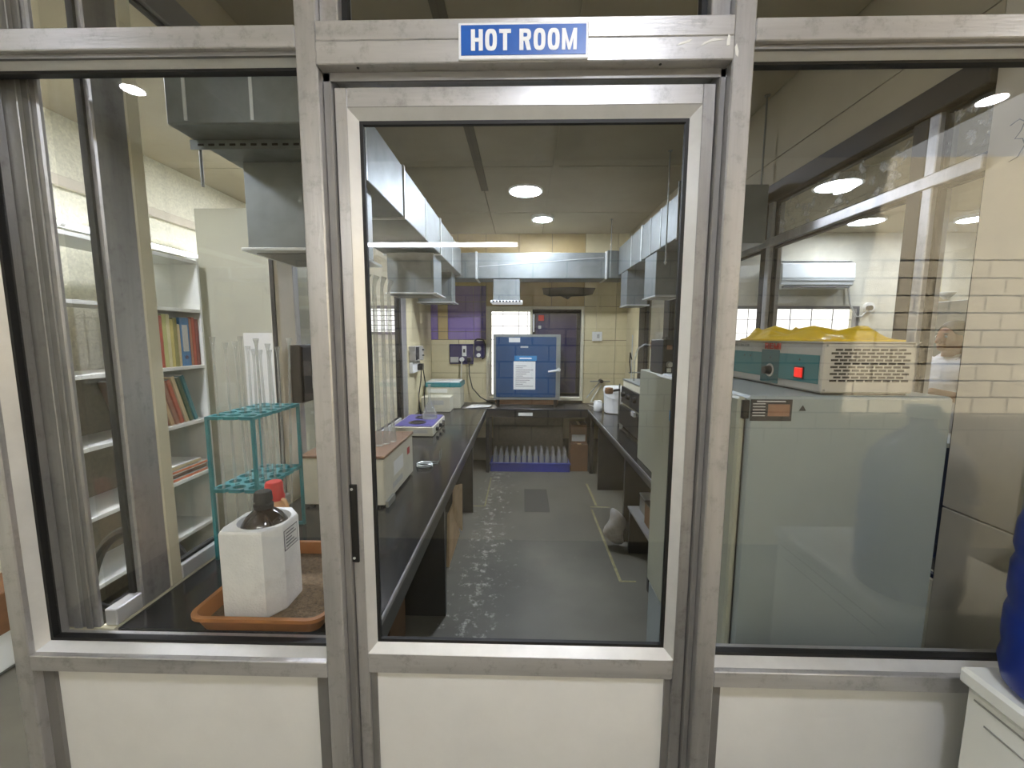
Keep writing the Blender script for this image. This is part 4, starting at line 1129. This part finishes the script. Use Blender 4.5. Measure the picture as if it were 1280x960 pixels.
# ---------------------------------------------------------------- right bench
bk = thing('plastic_bucket', 'white plastic bucket with lid at the far end of the right worktop', 'bucket', (1.03, 4.45, .77))
MB().lathe([(.105, 0), (.118, .01), (.128, .24), (.128, .25)], 1.03, 4.52, 28, .7705).build('body', 'white_plastic', bk, smooth=True)
MB().lathe([(.134, .235), (.136, .255), (.125, .285), (.12, .29)], 1.03, 4.52, 28, .7705).build('lid', 'white_plastic', bk, smooth=True)
MB().tube([(1.03 + .135 * math.cos(a * .3), 4.52 - .135 * math.sin(a * .3), .99 - .05 * math.sin(a * .3)) for a in range(11)], .003, 6).build('handle', 'galv_edge', bk)
o = MB().lathe([(.045, 0), (.05, .008), (.05, .09), (.042, .10), (.042, .115), (.03, .118)], 0.86, 4.62, 20, .7705).build('white_jar', 'white_plastic', smooth=True)
tag(o, 'small white jar left of the lidded white bucket', 'jar')
of = thing('muffle_furnace', 'grey oven with black front panels on the right worktop', 'oven', (1.1, 3.5, .77))
part('body', 'beige_box', of, (0.945, 1.27, 3.20, 3.85, .785, 1.205), 0.006)
part('front_panel', 'black_plastic', of, (0.925, 0.945, 3.22, 3.83, 1.00, 1.15), 0.004)
part('door', 'black_plastic', of, (0.915, 0.945, 3.22, 3.83, .80, .98), 0.006)
part('door_latch', 'galv_edge', of, (0.895, 0.915, 3.28, 3.36, .96, 1.0), 0.003)
for y in (3.35, 3.55, 3.72):
    MB().cyl((0.925, y, 1.085), (0.90, y, 1.085), .026, .022, 14).build('knob', 'black_matt', of, smooth=True)
part('foot', 'black_plastic', of, (0.95, 1.26, 3.22, 3.83, .7705, .785))
part('top_rim', 'oven_frame', of, (0.94, 1.275, 3.195, 3.855, 1.205, 1.215), 0.002)
part('warning_sheet', 'paper', of, (1.02, 1.10, 3.1985, 3.20, 1.12, 1.17))
ar = thing('clamp_arm', 'brown wooden knob on a short dark arm above the grey oven front', 'clamp', (0.9, 3.9, 1.0))
MB().cyl((0.93, 3.92, .7705), (0.93, 3.92, 1.16), .008, n=8).build('post', 'steel_grey', ar)
MB().cyl((0.93, 3.92, 1.10), (0.84, 3.88, 1.095), .012, n=8).build('arm', 'black_plastic', ar)
MB().lathe([(.01, -.03), (.035, -.025), (.042, 0), (.035, .03), (.01, .035)], 0.82, 3.87, 14, 1.095).build('knob', 'wood', ar, smooth=True)
rt = thing('distillation_glass', 'clear distillation glassware on a thin stand above the grey oven', 'glassware', (1.08, 3.6, 1.215))
MB().lathe([(.02, 0), (.055, .012), (.066, .05), (.05, .095), (.018, .125), (.016, .26), (.02, .262)], 1.12, 3.55, 20, 1.2155).build('flask', 'glassware', rt, smooth=True)
MB().tube([(1.12, 3.55, 1.47), (1.11, 3.55, 1.53), (1.05, 3.57, 1.54), (1.0, 3.60, 1.50), (0.98, 3.62, 1.40), (0.98, 3.62, 1.22)], .008, 8).build('bent_tube', 'glassware', rt, smooth=True)
MB().cyl((0.99, 3.75, 1.2155), (0.99, 3.75, 1.62), .005, n=8).build('stand_rod', 'galv_edge', rt)
MB().tube([(0.99, 3.75, 1.40), (0.97, 3.73, 1.46), (0.965, 3.72, 1.38), (0.98, 3.73, 1.28)], .006, 8).build('rubber_hose', 'cable_black', rt, smooth=True)
o = MB().cyl((1.24, 3.80, 1.28), (0.98, 3.80, 1.275), .006, n=8); o.cyl((1.30, 3.80, 1.28), (1.24, 3.80, 1.28), .018, n=12)
tag(o.build('gas_tap', 'steel_grey', smooth=True), 'thin metal tap arm reaching from the right wall over the grey oven', 'tap')
gv = thing('wall_socket', 'round brown fitting on a black bracket beside the right window', 'fitting', (1.25, 3.8, 1.42))
part('bracket', 'black_plastic', gv, (1.285, 1.2985, 3.74, 3.85, 1.33, 1.60), 0.002)
MB().cyl((1.285, 3.82, 1.53), (1.19, 3.80, 1.53), .055, .05, 18).build('boss', 'wood', gv, smooth=True)
part('clamp_block', 'steel_grey', gv, (1.20, 1.285, 3.76, 3.86, 1.40, 1.46), 0.004)
MB().tube([(1.23, 3.80, 1.40), (1.22, 3.78, 1.30), (1.25, 3.77, 1.22)], .008, 8).build('hose', 'cable_black', gv, smooth=True)
cf = thing('furnace_controller', 'black control box with knobs above the grey cabinet, seen through the door', 'control box', (0.95, 2.5, 1.38))
part('plinth_body', 'fridge_door', cf, (0.80, 1.12, 2.40, 2.80, .7705, 1.385), 0.004)
part('housing', 'black_plastic', cf, (0.808, 1.11, 2.39, 2.62, 1.385, 1.588), 0.005)
for x in (0.845, 0.915):
    dp = part('display', 'print_dark', cf, (x - .028, x + .022, 2.385, 2.39, 1.505, 1.565), 0.002)
    part('readout', 'unit_grey' if x > .9 else 'copper_plate', dp, (x - .018, x + .012, 2.3835, 2.385, 1.53, 1.555))
    MB().cyl((x, 2.39, 1.445), (x, 2.365, 1.445), .018, .015, 14).build('knob', 'unit_grey', cf, smooth=True)
    part('toggle', 'paper_grey', cf, (x - .012, x + .012, 2.384, 2.39, 1.400, 1.422))
s3 = thing('wall_socket', 'white socket on a white conduit on the back wall, right of the window', 'socket', (0.93, YB, 1.55))
part('plate', 'white_plastic', s3, (0.87, 0.99, YB - .035, YB - .0005, 1.55, 1.665), 0.005)
part('rocker', 'paper_grey', s3, (0.925, 0.955, YB - .042, YB - .035, 1.585, 1.635))
part('conduit', 'tile_cream', s3, (0.915, 0.94, YB - .022, YB - .0005, 1.665, 2.23))
o = MB().tube([(0.80, 4.95, .782), (0.86, 4.85, .781), (0.93, 4.80, .80), (0.90, 4.90, .83), (0.84, 5.0, .81), (0.90, 5.05, .90), (0.98, 5.1, 1.0)], .008, 8)
tag(o.build('rubber_hose', 'cable_white', smooth=True), 'pale rubber hose curling on the corner of the back worktop', 'hose')
t = thing('gas_valve', 'brass gas valve low on the back wall above the bucket', 'valve', (0.97, YB - .05, 1.05))
MB().cyl((0.85, YB - .05, 1.05), (1.10, YB - .05, 1.05), .007, n=8).build('pipe', 'steel_grey', t)
MB().cyl((0.99, YB, 1.05), (0.99, YB - .08, 1.05), .028, .022, 12).build('body', 'dark_brown', t, smooth=True)
MB().cyl((0.97, YB - .05, 1.04), (0.80, YB - .12, .85), .006, n=8).build('lever', 'steel_grey', t)
# under the right bench
sd = thing('storage_shelf', 'low dark shelf unit cluttered with boxes under the right worktop', 'shelf', (1.0, 2.7, 0))
part('frame', 'black_slab', sd, (0.80, 1.20, 2.45, 2.48, 0.001, .34), 0.002)
part('frame', 'black_slab', sd, (0.80, 1.20, 2.92, 2.95, 0.001, .34), 0.002)
part('board', 'granite_edge', sd, (0.79, 1.22, 2.44, 2.96, .34, .355), 0.002)
for n, (x, y, s, m) in enumerate(((0.93, 2.60, .10, 'cardboard'), (0.95, 2.82, .09, 'steel_grey'))):
    t = thing('small_box', ('brown carton', 'grey metal tin')[n] + ' on the low dark shelf under the right worktop', 'box', (x, y, .355))
    part('body', m, t, (x - s, x + s, y - .08, y + .08, .3555, .50 - n * .03), 0.004)
    part('lid', 'dark_brown' if n == 0 else 'galv_edge', t, (x - s - .003, x + s + .003, y - .083, y + .083, .50 - n * .03, .512 - n * .03), 0.002)
bg = MB().ball((0.72, 3.02, .15), .12, 22, 14, (.62, .45, 1.2))
bg.v = [(x + .018 * math.sin(31 * z + 17 * y), y + .014 * math.sin(27 * x + 23 * z), max(.001, z + .014 * math.sin(37 * x + 19 * y))) for x, y, z in bg.v]
tag(bg.build('plastic_bag', 'white_bag', smooth=True), 'crumpled pale plastic bag on the floor under the right worktop', 'bag')

# ---------------------------------------------------------------- grey incubator cabinet with its cooling unit
fr = thing('incubator_cabinet', 'tall grey steel cabinet behind the right glass pane, blue sticker on its door', 'cabinet', (0.86, 1.45, 0))
FX0, FX1, FY0, FY1, FZ = 0.605, 1.14, 1.10, 1.80, 1.446
part('body', 'fridge_side', fr, (FX0, FX1, FY0, FY1, .06, FZ), 0.008)
dr = part('door', 'fridge_door', fr, (0.58, FX0 - .004, FY0 + .006, FY1, .50, FZ - .004), 0.006)
part('door_seal', 'black_matt', fr, (FX0 - .004, FX0, FY0 + .012, FY1 - .01, .50, FZ - .01))
part('base_panel', 'fridge_side', fr, (0.59, FX0, FY0 + .006, FY1, .07, .485), 0.004)
for x in (0.62, 1.08):
    for y in (1.12, 1.72):
        part('foot', 'black_plastic', fr, (x, x + .05, y, y + .05, .0005, .06))
part('hinge', 'black_plastic', fr, (0.588, 0.606, FY0 - .004, FY0 + .014, 1.385, 1.435), 0.002)
part('hinge', 'black_plastic', fr, (0.588, 0.606, FY0 - .004, FY0 + .014, .50, .55), 0.002)
stk = part('blue_sticker', 'label_blue', dr, (0.5792, 0.58, 1.50, 1.61, 1.275, 1.315), 0, 'blue sticker with white edge')
part('sticker_text', 'sign_white', stk, (0.5788, 0.5792, 1.515, 1.595, 1.288, 1.302))
part('white_sticker', 'paper', dr, (0.5792, 0.58, 1.52, 1.575, 1.325, 1.372))
npl = part('name_plate', 'print_dark', fr, (0.610, 0.718, FY0 - .0015, FY0, 1.379, 1.437), 0, 'dark metal rating plate')
part('plate_panel', 'copper_plate', npl, (0.655, 0.712, FY0 - .002, FY0 - .0015, 1.392, 1.424))
for k in range(5):
    part('print_line', 'paper_grey', npl, (0.615, 0.648, FY0 - .002, FY0 - .0015, 1.392 + k * .008, 1.3945 + k * .008))
part('print_line', 'paper_grey', npl, (0.625, 0.70, FY0 - .002, FY0 - .0015, 1.430, 1.4335))
wt = MB().add([(0.737, FY0 - .0015, 1.407), (0.755, FY0 - .0015, 1.407), (0.746, FY0 - .0015, 1.422), (0.737, FY0, 1.407), (0.755, FY0, 1.407), (0.746, FY0, 1.422)], [(0, 1, 2), (5, 4, 3), (0, 3, 4, 1), (1, 4, 5, 2), (2, 5, 3, 0)])
wt.build('warning_triangle', 'print_dark', fr)
cu_ = thing('cooling_unit', 'grey control unit with teal panel and glowing red switch, on the grey cabinet', 'control unit', (0.92, 1.38, FZ))
UX0, UX1, UY0, UY1, UZ0, UZ1 = 0.80, 1.045, 1.118, 1.66, 1.452, 1.587
part('housing', 'unit_grey', cu_, (UX0, UX1, UY0, UY1, UZ0, UZ1), 0.004)
part('base_pad', 'black_plastic', cu_, (UX0 + .01, UX1 - .01, UY0 + .01, UY1 - .01, FZ + .0005, UZ0))
part('top_cover', 'unit_grey', cu_, (UX0 - .004, UX1 + .004, UY0 - .003, UY1 + .004, UZ1, UZ1 + .003))
pn = part('control_panel', 'teal_panel', cu_, (UX0 - .0015, UX0, UY0 + .01, UY1 - .02, 1.475, 1.553), 0, 'teal control strip')
cpn = part('centre_panel', 'teal_dark', pn, (UX0 - .0022, UX0 - .0015, 1.30, 1.395, 1.457, 1.562))
MB().cyl((UX0 - .0022, 1.345, 1.497), (UX0 - .004, 1.345, 1.497), .021, n=24).build('dial_ring', 'unit_grey', pn)
MB().cyl((UX0 - .004, 1.345, 1.497), (UX0 - .022, 1.345, 1.497), .015, .012, 20).build('knob', 'black_plastic', pn, smooth=True)
part('switch_bezel', 'black_plastic', pn, (UX0 - .004, UX0 - .0015, 1.183, 1.226, 1.483, 1.519), 0.001)
rsw = part('power_switch', 'red_lamp', pn, (UX0 - .006, UX0 - .0015, 1.187, 1.222, 1.487, 1.515), 0.002, 'glowing red rocker switch')
for y in (1.345, 1.205, 1.46, 1.50):
    MB().cyl((UX0 - .0024, y, 1.538), (UX0 - .003, y, 1.538), .003, n=10).build('indicator', 'black_plastic', pn)
block_text('REMI', 'red_letter', cu_, (UX0 - .0024, 1.338, 1.5735), (0, -1, 0), (0, 0, 1), .019, .082, st=.24, w=.75, gap=.16)
text('INCUBATOR', 'lettering', 'print_grey', cu_, (UX0 - .0006, 1.525, 1.5735), (0, -1, 0), (0, 0, 1), .013, sx=1.3)
sl = MB()
for r in range(10):
    z = 1.483 + r * .0092
    for c in range(9):
        x = 0.822 + c * .0235 + (.010 if r % 2 else 0)
        if x + .017 < UX1 - .008:
            sl.box(x, x + .0185, UY0 - .0008, UY0 + .0002, z, z + .0055)
sl = sl.build('vent_slots', 'dark_inside', cu_); sl['kind'] = 'stuff'
for x, z in ((0.81, 1.58), (0.81, 1.46), (1.036, 1.58)):
    MB().cyl((x, UY0 + .0005, z), (x, UY0 - .0015, z), .003, n=8).build('screw', 'steel_grey', cu_)
# yellow bag on top
def sheet(n, m, fn, th=.003):
    vs = []; fs = []
    for i in range(n + 1):
        for j in range(m + 1): vs.append(fn(i / n, j / m))
    q = len(vs)
    vs += [(x, y, z - th) for x, y, z in vs]
    id_ = lambda i, j: i * (m + 1) + j
    for i in range(n):
        for j in range(m):
            fs += [(id_(i, j), id_(i + 1, j), id_(i + 1, j + 1), id_(i, j + 1)), (q + id_(i, j + 1), q + id_(i + 1, j + 1), q + id_(i + 1, j), q + id_(i, j))]
    for i in range(n):
        fs += [(id_(i, 0), q + id_(i, 0), q + id_(i + 1, 0), id_(i + 1, 0)), (id_(i + 1, m), q + id_(i + 1, m), q + id_(i, m), id_(i, m))]
    for j in range(m):
        fs += [(id_(0, j + 1), q + id_(0, j + 1), q + id_(0, j), id_(0, j)), (id_(n, j), q + id_(n, j), q + id_(n, j + 1), id_(n, j + 1))]
    return MB().add(vs, fs)
def tri(t):
    t = t % 1.0
    return 1 - abs(2 * t - 1)
def yb(u, v):                                        # v runs away from the camera, u across the unit
    x = 0.795 + .20 * u + .018 * math.sin(6 * v + 1); y = 1.135 + .42 * v + .02 * math.sin(5 * u)
    e = min(1, 5 * min(u, 1 - u)) * min(1, 6 * min(v, 1 - v))
    h = .004 + e * (.008 + .020 * tri(1.7 * u + 1.1 * v + .15) ** 1.5 + .014 * tri(3.1 * v - 1.3 * u) + .006 * tri(5.3 * u + 2.7 * v))
    return (x, y, UZ1 + .0045 + h)
yo = sheet(44, 52, yb, .005)
yo.v = [(x, y, max(z, UZ1 + .0035)) for x, y, z in yo.v]
tag(yo.build('plastic_bag', 'yellow_bag', smooth=True), 'crumpled yellow plastic bag lying on the grey control unit', 'bag')

# ---------------------------------------------------------------- right room: air conditioner, fittings, person
ac = thing('air_conditioner', 'white split air conditioner on the back wall of the right room', 'air conditioner', (3.43, 5.1, 2.18))
poly = [(5.199, 2.185), (5.199, 2.485), (5.06, 2.485), (5.00, 2.46), (4.985, 2.30), (5.01, 2.215), (5.08, 2.185)]
n = len(poly)
MB().add([(3.02, a, b) for a, b in poly] + [(3.86, a, b) for a, b in poly], [tuple(reversed(range(n))), tuple(range(n, 2 * n))] + [(i, (i + 1) % n, n + (i + 1) % n, n + i) for i in range(n)]).build('body', 'ac_white', ac, 0.006)
part('air_vane', 'print_grey', ac, (3.06, 3.82, 5.005, 5.05, 2.186, 2.200), 0.002)
part('top_grille', 'groove_grey', ac, (3.04, 3.84, 5.02, 5.15, 2.485, 2.49))
part('panel_line', 'groove_grey', ac, (3.02, 3.86, 4.990, 4.998, 2.262, 2.267))
o = MB().tube([(3.86, 5.18, 2.40), (3.92, 5.17, 2.38), (3.93, 5.17, 2.2), (3.97, 5.17, 2.0), (4.05, 5.17, 1.86), (4.12, 5.17, 1.86), (4.17, 5.17, 1.92)], .010, 8)
tag(o.build('power_cable', 'cable_white', smooth=True), 'white cable hanging from the air conditioner to its socket', 'cable')
s4 = thing('wall_socket', 'white round socket with black plug right of the barred window, right room', 'socket', (4.2, YB, 1.93))
MB().cyl((4.2, YB - .0005, 1.97), (4.2, YB - .04, 1.97), .06, n=18).build('plate', 'white_plastic', s4, smooth=True)
MB().cyl((4.18, YB - .04, 1.96), (4.18, YB - .08, 1.96), .03, n=14).build('plug', 'black_plastic', s4, smooth=True)
s5 = thing('conical_fitting', 'small white cone fitting on the wall above the person', 'fitting', (5.0, YB, 2.1))
MB().lathe([(.09, .08), (.09, .075), (.02, 0), (.015, 0)], 5.02, 5.10, 16, 2.06).build('cone', 'white_plastic', s5, smooth=True)
part('stem', 'cable_white', s5, (5.012, 5.028, 5.10, 5.199, 2.13, 2.145))
part('conduit', 'tile_cream', s5, (5.01, 5.03, 5.18, 5.199, 2.145, 2.45))
lb = thing('lab_bench', 'pale bench in the right room in front of the person', 'bench', (2.9, 3.0, 0))
part('top', 'shelf_white', lb, (2.45, 2.86, 2.5, 3.6, .94, .97), 0.003)
for x in (2.48, 2.80):
    for y in (2.54, 3.54):
        part('leg', 'aluminium', lb, (x, x + .03, y, y + .03, .0005, .94))
dk = thing('wall_cabinet', 'dark grey cabinet standing behind the person in the right room', 'cabinet', (3.55, 3.4, 0))
part('body', 'steel_grey', dk, (3.45, 3.95, 3.32, 3.75, .02, 1.90), 0.004)
part('door', 'aluminium_dark', dk, (3.46, 3.94, 3.305, 3.32, .06, 1.88), 0.003)
part('plinth', 'black_plastic', dk, (3.47, 3.93, 3.34, 3.73, .0005, .02))

# person: standing, facing left (-x), forearms reaching over the bench
PX, PY = 3.10, 3.05
def Q(f, q, z): return Vector((PX - f, PY + q, z))   # f forward (towards -x), q sideways
def limb(mb, pts, rs):
    pts = [Vector(p) for p in pts]
    mb.tube(pts, rs, 16)
    for p, r in zip(pts, rs): mb.ball(p, r, 16, 10)
def torso(mb, rings):                                # rings: (z, forward offset, half depth, half width)
    n = 24; vs = []
    for z, f, a, b in rings:
        vs += [(PX - f + a * math.cos(2 * math.pi * k / n), PY + b * math.sin(2 * math.pi * k / n), z) for k in range(n)]
    m = len(rings)
    fs = [(i * n + k, i * n + (k + 1) % n, (i + 1) * n + (k + 1) % n, (i + 1) * n + k) for i in range(m - 1) for k in range(n)]
    mb.add(vs, fs + [tuple(reversed(range(n))), tuple(range((m - 1) * n, m * n))])
def fused(mb, name, m, parent, voxel=0.011, it=6):
    o = mb.build(name, m, parent)
    r = o.modifiers.new('remesh', 'REMESH'); r.mode = 'VOXEL'; r.voxel_size = voxel; r.use_smooth_shade = True
    q = o.modifiers.new('smooth', 'SMOOTH'); q.factor = 0.5; q.iterations = it
    return o
pr = thing('person', 'person in a white shirt standing in the right room, reaching forward over a bench', 'person', (PX, PY, 0))
bd = MB()
torso(bd, [(.86, 0, .11, .15), (.95, 0, .115, .16), (1.10, 0, .10, .135), (1.28, .01, .11, .15), (1.38, 0, .10, .16), (1.43, 0, .08, .13), (1.46, 0, .06, .08)])
limb(bd, [Q(0, 0, 1.42), Q(.01, 0, 1.50), Q(.015, 0, 1.54)], [.062, .054, .056])
bd.ball(Q(.015, 0, 1.60), .095, 24, 16, (1.0, .80, 1.12))          # skull
bd.ball(Q(.060, 0, 1.545), .050, 16, 12, (.95, .95, .9))           # jaw
limb(bd, [Q(.105, 0, 1.605), Q(.122, 0, 1.575)], [.010, .015])     # nose
for q in (-1, 1):
    bd.ball(Q(.005, q * .080, 1.59), .026, 12, 8, (.8, .35, 1.2))  # ears
HANDS = []
for q, (el, wr_, hd3) in ((-1, (Q(.05, -.235, 1.17), Q(.25, -.20, 1.225), Q(.30, -.19, 1.235))), (1, (Q(.05, .235, 1.17), Q(.24, .17, 1.20), Q(.29, .155, 1.205)))):
    limb(bd, [Q(0, q * .175, 1.395), Q(.02, q * .215, 1.28), el, (el + wr_) / 2, wr_, hd3], [.058, .050, .042, .038, .029, .030])
    bd.ball(hd3 + Vector((-.02, 0, 0)), .042, 14, 10, (1.1, .85, .5))
    for dy, ln in ((-.028, .062), (-.010, .074), (.009, .070), (.027, .054)):
        a = hd3 + Vector((-.045, dy, 0))
        limb(bd, [a, a + Vector((-ln * .5, dy * .1, -.006)), a + Vector((-ln * .8, dy * .1, -.022)), a + Vector((-ln, dy * .1, -.042))], [.0095, .009, .0085, .0075])
    limb(bd, [hd3 + Vector((0, -q * .028, 0)), hd3 + Vector((-.03, -q * .052, -.01)), hd3 + Vector((-.06, -q * .052, -.025))], [.012, .010, .0085])
for q in (-1, 1):
    limb(bd, [Q(0, q * .085, .88), Q(.02, q * .10, .48), Q(-.02, q * .10, .10), Q(.06, q * .105, .05)], [.085, .058, .042, .036])
fused(bd, 'body', 'skin', pr, 0.006, 4)
st_ = MB()
torso(st_, [(.84, 0, .135, .180), (.95, 0, .138, .182), (1.10, 0, .125, .160), (1.28, .01, .130, .172), (1.38, 0, .118, .185), (1.435, 0, .095, .150), (1.47, 0, .068, .085)])
for q in (-1, 1):
    limb(st_, [Q(0, q * .17, 1.395), Q(.02, q * .215, 1.28), Q(.045, q * .232, 1.19)], [.072, .068, .070])
fused(st_, 'shirt', 'shirt', pr, 0.010, 4)
for q in (-1, 1):
    MB().hexa([Q(.05, q * .01, 1.445), Q(.085, q * .05, 1.40), Q(.100, q * .045, 1.40), Q(.075, q * .005, 1.45)], [Q(.0, q * .085, 1.485), Q(.05, q * .09, 1.45), Q(.06, q * .085, 1.455), Q(.01, q * .07, 1.495)]).build('collar', 'shirt', pr)
tr_ = MB()
torso(tr_, [(.80, 0, .125, .170), (.90, 0, .130, .172), (.97, 0, .128, .168)])
for q in (-1, 1):
    limb(tr_, [Q(0, q * .09, .84), Q(.02, q * .10, .48), Q(-.02, q * .10, .09)], [.105, .078, .068])
fused(tr_, 'trousers', 'trousers', pr, 0.012, 3)
for q in (-1, 1):
    so_ = MB().ball((PX - .07, PY + q * .105, .05), .075, 14, 8, (1.9, .68, .7)); so_.v = [(x, y, max(.001, z)) for x, y, z in so_.v]
    so_.build('shoe', 'black_plastic', pr, smooth=True)
hr = MB().ball(Q(.0, 0, 1.632), .100, 24, 16, (1.0, .84, .98))
hr.v = [(max(x, PX - .088 + (1.70 - z) * .35) if z > 1.63 else max(x, PX - .02 + .0 * z), y, z) for x, y, z in hr.v]
hr.build('hair', 'hair', pr, smooth=True)
MB().ball(Q(.103, 0, 1.545), .016, 12, 8, (.5, 1.4, .35)).build('mouth', 'lip', pr, smooth=True)
for q in (-1, 1):
    MB().ball(Q(.096, q * .030, 1.612), .010, 10, 8, (.6, 1.3, .7)).build('eye', 'eye_white', pr, smooth=True)
    MB().ball(Q(.1015, q * .030, 1.612), .005, 8, 6, (.5, 1, 1)).build('pupil', 'hair', pr, smooth=True)
    MB().ball(Q(.098, q * .032, 1.632), .012, 10, 6, (.5, 1.8, .3)).build('eyebrow', 'hair', pr, smooth=True)

# ---------------------------------------------------------------- corridor: white chest and blue water jar
wx = thing('white_chest', 'white enamel chest with overhanging lid at the lower right, outside the partition', 'chest', (1.3, 0.65, 0))
part('body', 'white_enamel', wx, (1.045, 1.58, 0.38, 0.905, .03, .795), 0.008)
part('lid', 'white_enamel', wx, (1.032, 1.59, 0.37, 0.915, .797, .838), 0.008)
for z, y0, y1 in ((.772, .40, .885), (.73, .43, .86)):
    part('pressed_groove', 'groove_grey', wx, (1.0436, 1.045, y0, y1, z, z + .004))
for x in (1.07, 1.52):
    for y in (.41, .85):
        part('foot', 'black_plastic', wx, (x, x + .04, y, y + .03, .0005, .03))
jr = thing('water_jar', 'dark blue ribbed plastic water jar standing on the white chest', 'jar', (1.166, .795, .838))
prof = [(r_ * .87, z_ * 1.12) for r_, z_ in [(.10, 0), (.135, .012), (.145, .05), (.140, .075), (.145, .10), (.145, .15), (.139, .17), (.145, .19), (.145, .245), (.138, .265), (.145, .285), (.143, .33), (.128, .375), (.09, .415), (.05, .44), (.034, .455), (.032, .49)]]
MB().lathe(prof, 1.166, .795, 40, .8385).build('body', 'blue_jar', jr, smooth=True)
MB().lathe([(.038, .535), (.038, .565), (.034, .57)], 1.166, .795, 24, .8385).build('cap', 'sign_white', jr, smooth=True)
MB().tube([(1.26, .72, 1.16), (1.31, .67, 1.20), (1.30, .68, 1.27), (1.22, .76, 1.31)], .012, 8).build('handle', 'blue_jar', jr, smooth=True)

# ---------------------------------------------------------------- paint marks and pencil scrawls on the partition
for pts in ([(.318, 2.205), (.345, 2.212), (.350, 2.218), (.325, 2.211)], [(.366, 2.203), (.392, 2.213), (.420, 2.216), (.395, 2.219), (.375, 2.211)], [(.421, 2.204), (.428, 2.205), (.4285, 2.222), (.424, 2.226), (.4215, 2.215)]):
    MB().prism_y(pts, .9434, .9441).build('paint_smear', 'paper', wf)
MB().prism_y([(.444, 2.190), (.449, 2.186), (.450, 2.196), (.445, 2.212), (.4415, 2.205)], .9494, .9501).build('paint_smear', 'paper', wf)
MB().tube([(1.2995, y, z) for y, z in ((1.205, 2.165), (1.185, 2.172), (1.172, 2.160), (1.178, 2.140), (1.190, 2.125), (1.172, 2.118), (1.165, 2.10), (1.178, 2.075), (1.198, 2.07))], .0012, 6).build('pencil_scrawl', 'print_grey', wr)
